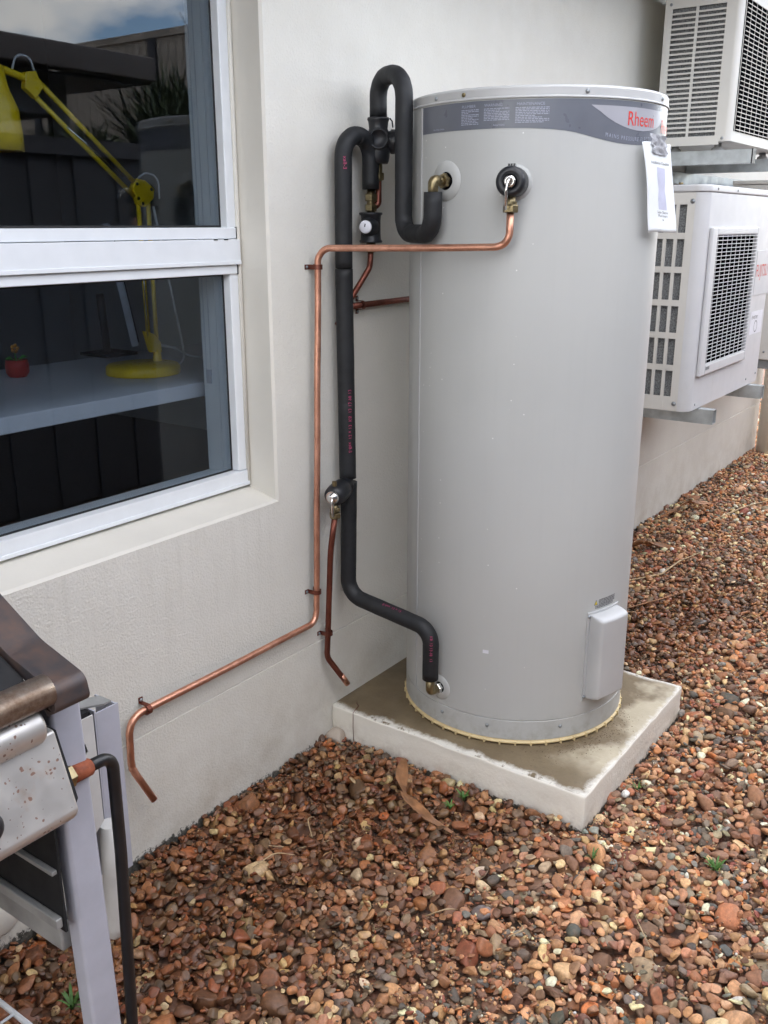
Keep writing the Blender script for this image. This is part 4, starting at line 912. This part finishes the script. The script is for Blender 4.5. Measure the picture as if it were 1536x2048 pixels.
# gas fittings
MB().lathe([(0, 0), (.0155, 0), (.0155, .032), (0, .032)], (-.606, -.635, .778), (1, .12, -.1), 6, False).build('hose_nut', 'brass', bq)
hs_ = thing('gas_hose', 'black rubber gas hose hanging from the barbecue panel to the ground', 'hose', (-.5, -.6, 0))
MB().tube([(-.574, -.6318, .7745), (-.543, -.627, .770)], .0122, 14).build('rusty_ferrule', 'rust', hs_)
hp_ = fillet([(-.543, -.627, .770), (-.500, -.621, .764), (-.494, -.612, .60), (-.497, -.604, .30), (-.510, -.60, .06), (-.60, -.57, .016), (-.75, -.52, .014)], [0, .055, .4, .4, .05, .04, 0], 12)
MB().tube(hp_, .0086, 16).build('rubber_tube', 'hose', hs_)

# ================================================================== GRAVEL: dropped pebble by pebble onto a height field
CAMP = np.array(cam.location); _f = 1880.; _p, _y = .2973, .6215
_h = np.array([math.cos(_y), math.sin(_y), 0]); _F = _h*math.cos(_p)+np.array([0, 0, -math.sin(_p)]); _R = np.array([math.sin(_y), -math.cos(_y), 0]); _U = np.cross(_R, _F)
def view(P):
    d = P-CAMP; w_ = d @ _F; return 768+_f*(d @ _R)/w_, 1024-_f*(d @ _U)/w_, w_
def ico(sub):
    bm = bmesh.new(); bmesh.ops.create_icosphere(bm, subdivisions=sub, radius=1); v = np.array([p.co[:] for p in bm.verts]); f = np.array([[q.index for q in t.verts] for t in bm.faces]); bm.free(); return v, f
ICO = {1: ico(1), 2: ico(2), 3: ico(3)}
def stone(v, r):
    v = v.copy()
    for _ in range(r.integers(6, 15)):
        n = r.normal(size=3); n /= np.linalg.norm(n); d = r.uniform(.42, .90); e = np.maximum(0, v @ n-d); v -= np.outer(e*r.uniform(.7, .98), n)
    k = r.normal(size=(3, 3))*1.6; ph = r.uniform(0, 6, 3); v *= (1+.05*np.sin(v @ k.T+ph).sum(1, keepdims=True))
    return v/np.abs(v).max(0)
seeds = rng.integers(0, 1 << 30, 36)
SHAPES = {q: [stone(ICO[q][0], np.random.default_rng(sd)) for sd in seeds] for q in (1, 2, 3)}
PAL = [((142, 92, 62), 14), ((166, 116, 78), 14), ((122, 82, 62), 12), ((176, 126, 88), 9), ((104, 70, 56), 9), ((118, 100, 84), 8), ((98, 86, 78), 7), ((74, 72, 72), 4), ((128, 68, 54), 4), ((150, 88, 56), 7), ((196, 162, 120), 5), ((214, 192, 160), 4), ((172, 100, 44), 4), ((172, 124, 96), 6), ((92, 66, 54), 5), ((140, 120, 98), 6), ((112, 110, 108), 2), ((218, 204, 180), 1)]
pw = np.array([w_ for _, w_ in PAL], float); pw /= pw.sum(); PC = np.array([lin(*c_)[:3] for c_, _ in PAL])
GX0, GY0, RES = -1.1, -2.1, .004; NX, NY = int(9.0/RES), int(3.4/RES)
Hm = np.full((NX, NY), -.018, np.float32)
def blocked(x, y): return (y > -.002 and x < 5.32) or (sx0-.004 < x < sx1+.004 and y > sy0-.004)
Hx = lambda x: int((x-GX0)/RES); Hy = lambda y: int((y-GY0)/RES)
# candidate positions inside the view and a margin round it
N0 = 200000
cx_ = rng.uniform(GX0+.1, GX0+8.8, N0); cy_ = rng.uniform(GY0+.1, GY0+3.2, N0)
px, py, wd = view(np.c_[cx_, cy_, np.zeros(N0)])
ok = (wd > .3) & (px > -260) & (px < 1536+330) & (py > 760) & (py < 2048+420) & ~((cy_ > -.004) & (cx_ < 5.33)) & ~((cx_ > sx0-.004) & (cx_ < sx1+.004) & (cy_ > sy0-.004))
cx_, cy_ = cx_[ok], cy_[ok]; NP = len(cx_); cap = int(min(NP, 40000))
rad = np.clip(np.exp(rng.normal(math.log(.0104), .42, NP)), .0048, .033)
big = np.argsort(-rad[:cap]*(1+.35*rng.random(cap)))     # large ones tend to be laid first, small fill gaps
stones = []; nlay = 0
for i in list(big[:cap]):
    rr = rad[i]; el = rng.uniform(.62, 1.0); fl_ = rng.uniform(.34, .74); a_, b_, c_ = rr*1.12, rr*1.12*el, rr*fl_
    best = None
    for t in range(4):
        x = cx_[i]+rng.normal()*rr*1.6*(t > 0); y = cy_[i]+rng.normal()*rr*1.6*(t > 0)
        if blocked(x, y) or blocked(x+rr*.25, y) or blocked(x-rr*.25, y) or blocked(x, y+rr*.25): continue
        m_ = max(2, int(rr*1.0/RES)); ix, iy = Hx(x), Hy(y)
        if ix-m_ < 0 or iy-m_ < 0 or ix+m_ >= NX or iy+m_ >= NY: continue
        g1 = (np.arange(-m_, m_+1)*RES/rr)**2; q = 1-g1[:, None]-g1[None, :]; msk = q > .0
        cap_h = c_*np.sqrt(np.maximum(q, 0)); sub = Hm[ix-m_:ix+m_+1, iy-m_:iy+m_+1]
        q_ = (sub+cap_h)[msk]; z = .62*q_.max()+.38*q_.mean()
        if best is None or z < best[0]: best = (z, x, y, ix, iy, m_, cap_h, msk)
    if best is None: continue
    z, x, y, ix, iy, m_, cap_h, msk = best
    if z+c_ > .020+rr*.35: continue
    sub = Hm[ix-m_:ix+m_+1, iy-m_:iy+m_+1]; sub[msk] = np.maximum(sub[msk], (z+cap_h)[msk])
    stones.append((x, y, z, a_, b_, c_))
# chips and fines lodged in the low spots between the pebbles
NG = 26000; gx_ = rng.uniform(-.7, 3.4, NG*3); gy_ = rng.uniform(-1.7, -.003, NG*3)
px, py, wd = view(np.c_[gx_, gy_, np.zeros(NG*3)]); okg = (px > -100) & (px < 1640) & (py < 2200) & ~((gx_ > sx0) & (gx_ < sx1) & (gy_ > sy0)); gx_, gy_ = gx_[okg], gy_[okg]
gh = Hm[((gx_-GX0)/RES).astype(int), ((gy_-GY0)/RES).astype(int)]; low = np.argsort(gh+rng.normal(0, .002, len(gh)))[:15000]
for i in low: q_ = rng.uniform(.0018, .0048); stones.append((gx_[i], gy_[i], gh[i]+q_*.25, q_, q_*rng.uniform(.6, 1), q_*rng.uniform(.4, .8)))
S = np.array(stones); n_st = len(S)
def smooth(a, b, x): t = np.clip((x-a)/(b-a), 0, 1); return t*t*(3-2*t)
nzx = np.sin(S[:, 0]*5.1+1.3)*np.cos(S[:, 1]*6.3)+.6*np.sin(S[:, 0]*11+S[:, 1]*9)
wet = smooth(-1.0, -.38, S[:, 1]+.10*nzx)*smooth(.95, .55, S[:, 0])
wet = np.maximum(wet, .95*np.exp(-(((S[:, 0]-2.15)/.75)**2+((S[:, 1]+.55)/.28)**2))+.12*nzx*(S[:, 0] > 1.4)); wet = np.clip(wet+rng.normal(0, .12, n_st), 0, 1)
cid = rng.choice(len(PAL), n_st, p=pw); tint = PC[cid]*np.array([1.54, 1.64, 1.46])*rng.uniform(.80, 1.28, (n_st, 1))*(1+rng.normal(0, .05, (n_st, 3)))
tint = tint*.84+tint.mean(1, keepdims=True)*np.array([1.06, 1., .92])*.16
# clean pale stones are rarer where rust water runs along the wall
mud = np.array([.285, .16, .085]); tint = np.clip((tint*(1-.42*wet[:, None])+mud*.42*wet[:, None])*(1-.28*wet[:, None]), .01, .8)
yaw = rng.uniform(0, 6.283, n_st); tilt = rng.normal(0, .40, (n_st, 2)); sid = rng.integers(0, 36, n_st)
def rots(i):
    cz, sz = math.cos(yaw[i]), math.sin(yaw[i]); ca, sa = math.cos(tilt[i, 0]), math.sin(tilt[i, 0]); cb, sb_ = math.cos(tilt[i, 1]), math.sin(tilt[i, 1])
    return np.array([[cz, -sz, 0], [sz, cz, 0], [0, 0, 1]]) @ np.array([[1, 0, 0], [0, ca, -sa], [0, sa, ca]]) @ np.array([[cb, 0, sb_], [0, 1, 0], [-sb_, 0, cb]])
px, py, wd = view(S[:, :3]); scr = S[:, 3]/wd
topz = Hm[np.clip(((S[:, 0]-GX0)/RES).astype(int), 0, NX-1), np.clip(((S[:, 1]-GY0)/RES).astype(int), 0, NY-1)]
seen = (px > 5) & (px < 1530) & (py < 2043) & (topz < S[:, 2]+S[:, 5]*1.12) & ~((px < 290) & (py > 1380))
order = np.argsort(-np.where(seen, scr, 0)); pick = order[:300]
near = (wd < 2.45) & (S[:, 3] > .0082); chip = S[:, 3] < .0049
def build_stones(name, idx, parent, per_mesh=True):
    lv = [3 if False else 2 for _ in idx]
    V = []; F = []; T_ = []; Wt = []; base = 0
    for i in idx:
        q = LOD[i]; v = (SHAPES[q][sid[i]]*S[i, 3:6]) @ rots(i).T+S[i, :3]; f = ICO[q][1]
        V.append(v); F.append(f+base); base += len(v); T_.append(np.repeat(tint[i][None], len(v), 0)); Wt.append(np.full(len(v), wet[i]))
    V = np.concatenate(V).astype(np.float32); F = np.concatenate(F).astype(np.int32); T_ = np.concatenate(T_).astype(np.float32); Wt = np.concatenate(Wt).astype(np.float32)
    me = bpy.data.meshes.new(name); me.vertices.add(len(V)); me.vertices.foreach_set('co', V.ravel()); me.loops.add(F.size); me.loops.foreach_set('vertex_index', F.ravel())
    me.polygons.add(len(F)); me.polygons.foreach_set('loop_start', np.arange(0, F.size, 3, dtype=np.int32)); me.polygons.foreach_set('use_smooth', np.ones(len(F), bool)); me.update(calc_edges=True)
    ca = me.attributes.new('tint', 'FLOAT_COLOR', 'POINT'); ca.data.foreach_set('color', np.c_[T_, np.ones(len(T_), np.float32)].astype(np.float32).ravel())
    wa = me.attributes.new('wet', 'FLOAT', 'POINT'); wa.data.foreach_set('value', Wt)
    return link(name, me, 'pebble', parent)
LOD = np.where(near, 3, np.where((wd < 3.6) & ~chip, 2, 1))      # bmesh counts the bare icosahedron as 1: 320 faces near, 80, then 20 far off
ps = set(int(i) for i in pick)
for i in pick: build_stones('pebble', [int(i)], ground)
mass = build_stones('pebble_bed', [i for i in range(n_st) if i not in ps], ground); mass['kind'] = 'stuff'
print('STONES', n_st, 'near', int(near.sum()))

# ------------------------------------------------------------------ litter and weeds on the gravel
def gz(x, y): return float(Hm[min(NX-1, max(0, Hx(x))), min(NY-1, max(0, Hy(y)))])
def strand(name, label, cat, pts, r, mat='straw', group=None, lift=.004):
    P = [Vector((x, y, gz(x, y)+lift+(.006 if 0 < i < len(pts)-1 else 0))) for i, (x, y) in enumerate(pts)]
    pp = dense(fillet(P, .05, 6), .02); n = len(pp)
    o = MB().tube(pp, [r*(.4+.6*math.sin(math.pi*min(1, .12+.88*(k+.5)/n))) for k in range(n)], 6).build(name, mat); return tagp(o, label, cat, group)
def leaf(name, label, pts, wmax, mat, curl=.35):
    P = dense(fillet([Vector((x, y, gz(x, y)+.010+h)) for x, y, h in pts], .06, 6), .012); n = len(P); v = []; f = []
    for i, p in enumerate(P):
        t = (P[min(i+1, n-1)]-P[max(i-1, 0)]).normalized(); sd = t.cross(Vector((0, 0, 1))).normalized(); u = i/(n-1); wv = wmax*(math.sin(math.pi*min(1, u*1.9+.1)) if u < .45 else max(.06, 1-(u-.45)*1.7))
        tw = .8*math.sin(u*5); sd = (sd*math.cos(tw)+Vector((0, 0, 1))*math.sin(tw))
        for q in (-1, -.5, 0, .5, 1): v.append(p+sd*wv*q+Vector((0, 0, curl*wv*(q*q))))
    for i in range(n-1):
        for k in range(4): f.append((i*5+k, i*5+k+1, (i+1)*5+k+1, (i+1)*5+k))
    o = MB().add(v, f, True).build(name, mat); sl_ = o.modifiers.new('s', 'SOLIDIFY'); sl_.thickness = .0012; return tagp(o, label, 'leaf')
leaf('dead_leaf', 'long curled brown dead leaf lying against the plinth', [(.700, -.285, .02), (.600, -.345, .012), (.548, -.40, .008), (.523, -.485, .004), (.535, -.575, .002)], .020, 'dry_leaf')
leaf('dead_leaf', 'crumpled brown dead leaf on the gravel behind the tank', [(2.66, -.10, .02), (2.82, -.16, .03), (2.95, -.24, .02), (2.90, -.34, .0)], .035, 'dry_leaf')
leaf('dead_leaf', 'narrow brown leaf by the wall on the far gravel', [(3.35, -.10, .02), (3.55, -.12, .03), (3.75, -.2, .0)], .03, 'dry_leaf')
strand('straw', 'pale grass stalk on the gravel right of the tank', 'straw', [(2.40, -.24), (2.58, -.34), (2.75, -.36), (2.95, -.40)], .0042)
strand('straw', 'long dry stalk on the far gravel near the right edge', 'straw', [(3.15, -.20), (3.45, -.26), (3.8, -.36), (4.1, -.44)], .0045)
strand('straw', 'thin brown stalk just above the tank cover on the gravel', 'straw', [(2.08, -.36), (2.25, -.44), (2.48, -.52)], .0035, 'dry_leaf')
for k, (lab, pts) in enumerate([('dry twig across the wet gravel left of the plinth', [(.285, -.30), (.33, -.245), (.37, -.235)]), ('crossed dry twig in the dark gravel near the wall', [(.12, -.26), (.19, -.265), (.22, -.30)]), ('dry twig lying level in the dark gravel by the wall', [(.20, -.235), (.27, -.275), (.33, -.32)]), ('pale curved twig at the bottom of the gravel', [(.34, -.835), (.318, -.86), (.27, -.845)]), ('pale stalk at the lower gravel edge right of centre', [(.49, -1.035), (.455, -1.06), (.425, -1.095)]), ('short white twig low on the gravel', [(.235, -.66), (.26, -.70), (.285, -.712)])]):
    strand('twig', lab, 'twig', pts, .0018, 'straw', 'twigs on the gravel', .010)
def weed(label, x, y, n, h):
    t = thing('weed', label, 'weed', (x, y, gz(x, y)), 'weeds in the gravel'); b = MB(); z0 = gz(x, y)-.004; rr = random.Random(int(x*1000))
    for k in range(n):
        a = rr.uniform(0, 6.28); l = h*rr.uniform(.6, 1.1); lean = rr.uniform(.4, 1.1); wv = l*.09; dx, dy = math.cos(a)*lean, math.sin(a)*lean; s_ = Vector((-math.sin(a), math.cos(a), 0))
        p = [Vector((x, y, z0)), Vector((x+dx*l*.35, y+dy*l*.35, z0+l*.5)), Vector((x+dx*l*.7, y+dy*l*.7, z0+l*.72)), Vector((x+dx*l, y+dy*l, z0+l*.78))]
        v = []
        for i, q in enumerate(p): v += [q-s_*wv*(1, 1.6, 1.3, .1)[i]*.5, q+s_*wv*(1, 1.6, 1.3, .1)[i]*.5]
        b.add(v, [(0, 1, 3, 2), (2, 3, 5, 4), (4, 5, 7, 6)], True)
    o = b.build('blades', 'weed', t); o['kind'] = 'stuff'
weed('small green weed at the plinth front', .652, -.508, 26, .028); weed('tiny green weed left of the weed at the plinth front', .604, -.497, 18, .024); weed('green seedling on the gravel below the plinth corner', .631, -.876, 12, .026)
weed('small leafy weed under the barbecue', -.362, -.232, 14, .045); weed('spindly green weed on the gravel near the right edge', .755, -1.128, 26, .034); weed('tiny green sprig beside the plinth right face', .975, -.855, 12, .022)
# lump of mortar where plinth meets wall
mv, mf = ICO[3]; b = MB().add([tuple(p) for p in (stone(mv, np.random.default_rng(3))*np.array([.032, .035, .028])+np.array([.712, -.035, .012]))], [tuple(q) for q in mf], True); tagp(b.build('mortar_lump', 'paling'), 'grey lump of mortar where plinth meets the wall', 'mortar')
# grit swept against the tank foot
gp = []; gb = MB(); rr = random.Random(8)
for k in range(420):
    a = R(rr.gauss(246, 17)); d_ = TR+.010+abs(rr.gauss(0, .035)); x, y = TX+d_*math.cos(a), TY+d_*math.sin(a); q = rr.uniform(.0007, .0022)
    if y < sy0+.02 or x > sx1-.015: continue
    gb.add([(x+q*u[0]*rr.uniform(.7, 1.2), y+q*u[1], HS+q*.4+q*.6*u[2]) for u in ((1, 0, 0), (-1, 0, 0), (0, 1, 0), (0, -1, 0), (0, 0, 1), (0, 0, -1))], [(0, 2, 4), (2, 1, 4), (1, 3, 4), (3, 0, 4), (2, 0, 5), (1, 2, 5), (3, 1, 5), (0, 3, 5)])
tagp(gb.build('grit', 'grit_mix'), 'fine grit swept round the tank foot', 'grit', None, 'stuff')

# ================================================================== THE YARD BEHIND THE CAMERA (seen in the window)
lf = thing('low_fence', 'dark low fence across the yard mirrored in the window', 'fence', (3, -2.42, 0))
FY = -2.42
x = -4.0; k = 0; pm = MB().box((-.07, -.010, 0), (.07, .010, 1.80)).mesh('paling'); pm.materials.append(M['dark_paling'])
while x < 7.95:
    o = link('paling', pm, None, lf); o.matrix_basis = Matrix.Translation((x, FY-(.016 if k % 2 else 0), random.uniform(-.02, .0))); x += .132; k += 1
MB().box((-4.1, FY-.045, 1.785), (8, FY+.035, 1.865)).build('capping_rail', 'dark_paling', lf)
for x in (-3, -1, 1, 3, 5, 7): MB().box((x, FY-.12, 0), (x+.09, FY-.03, 1.78)).build('post', 'dark_paling', lf)
tg_ = MB().add([(-30, FY-.13, 1.72), (30, FY-.13, 1.72), (30, -30, 3.4), (-30, -30, 3.4)], [(0, 1, 2, 3)]).build('terrace_ground', 'soil'); tagp(tg_, kind='structure')
sf = thing('paling_fence', 'weathered grey paling fence on the terrace mirrored in the window', 'fence', (6.7, -8, 2.3))
pm2 = MB().box((-.012, -.055, 0), (.012, .055, 1.5)).mesh('paling'); pm2.materials.append(M['paling']); y = -3.4
while y > -12:
    o = link('paling', pm2, None, sf); o.matrix_basis = Matrix.Translation((6.70, y, 1.95+random.uniform(-.015, .015))); y -= .118
MB().box((6.66, -12.1, 3.43), (6.74, -3.3, 3.50)).build('capping_rail', 'paling', sf)
for yy_ in (-4.9, -7.0, -9.2, -11.4): MB().box((6.655, yy_-.06, 1.9), (6.686, yy_+.06, 3.43)).build('post', 'dark_paling', sf)
pr_ = thing('patio_roof', 'dark hipped patio roof with gutter mirrored in the window', 'roof', (2, -6.5, 2))
zc, yf, xr = 2.47, -3.40, 3.34
MB().add([(-6, yf, zc+.03), (xr, yf, zc+.03), (xr-2.2, yf-2.6, zc+.58), (-6, yf-2.6, zc+.58)], [(0, 1, 2, 3)]).add([(xr, yf, zc+.03), (xr, yf-5.2, zc+.03), (xr-2.2, yf-2.6, zc+.58)], [(0, 1, 2)]).add([(-6, yf-5.2, zc+.03), (-6, yf-2.6, zc+.58), (xr-2.2, yf-2.6, zc+.58), (xr, yf-5.2, zc+.03)], [(0, 1, 2, 3)]).build('roof_sheet', 'roof_tile', pr_)
MB().box((-6, yf-.0, zc-.13), (xr+.05, yf+.1, zc+.02)).box((xr-.0, yf-5.2, zc-.13), (xr+.1, yf-.002, zc+.02)).build('gutter', 'gutter', pr_, .015)
MB().box((-6, yf-5.1, zc-.15), (xr-.02, yf-.005, zc-.135)).build('ceiling', 'gutter', pr_)
MB().box((-6, yf-.42, zc-.34), (xr-.35, yf-.32, zc-.155)).box((xr-.46, yf-4.8, zc-.34), (xr-.36, yf-.425, zc-.155)).build('beam', 'beam', pr_)
for x in (2.9, .2, -2): MB().box((x, yf-.42, 1.8), (x+.1, yf-.32, zc-.342)).build('post', 'beam', pr_)
MB().box((-6, yf-4.9, 1.9), (xr-.4, yf-4.8, zc-.16)).build('back_wall', 'dark_paling', pr_)
def shrub(name, label, x, y, z, n, h, spread, mat, blade=.02):
    t = thing(name, label, 'shrub', (x, y, z), 'shrubs on the terrace'); b = MB(); rr = random.Random(int(x*977)); 
    for k in range(n):
        a = rr.uniform(0, 6.28); l = h*rr.uniform(.5, 1.1); lean = spread*rr.random()**.7; x0, y0 = x+rr.gauss(0, spread*.18), y+rr.gauss(0, spread*.18); s_ = Vector((-math.sin(a), math.cos(a), 0)); v = []
        for i in range(5):
            u = i/4; q = Vector((x0+math.cos(a)*lean*u*u, y0+math.sin(a)*lean*u*u, z+l*(u-.25*u*u*lean/h))); wv = blade*(1-u*.9)*(.6+u); v += [q-s_*wv, q+s_*wv]
        b.add(v, [(2*i, 2*i+1, 2*i+3, 2*i+2) for i in range(4)], True)
    o = b.build('blades', mat, t); o['kind'] = 'stuff'
shrub('grass_tussock', 'dark grass tussock in front of the terrace fence in the reflection', 3.75, -3.5, 1.75, 420, .75, .55, 'foliage'); shrub('grass_tussock', 'second grass tussock nearer the low fence in the reflection', 3.15, -2.95, 1.72, 380, .5, .40, 'foliage')
shrub('red_cordyline', 'burgundy spiky plant at the right of the reflection', 4.1, -3.25, 1.75, 60, 1.1, .35, 'red_foliage', .02)
shrub('grass_tussock', 'low shrub under the patio roof edge in the reflection', 2.5, -2.95, 1.72, 320, .30, .40, 'foliage', .018)
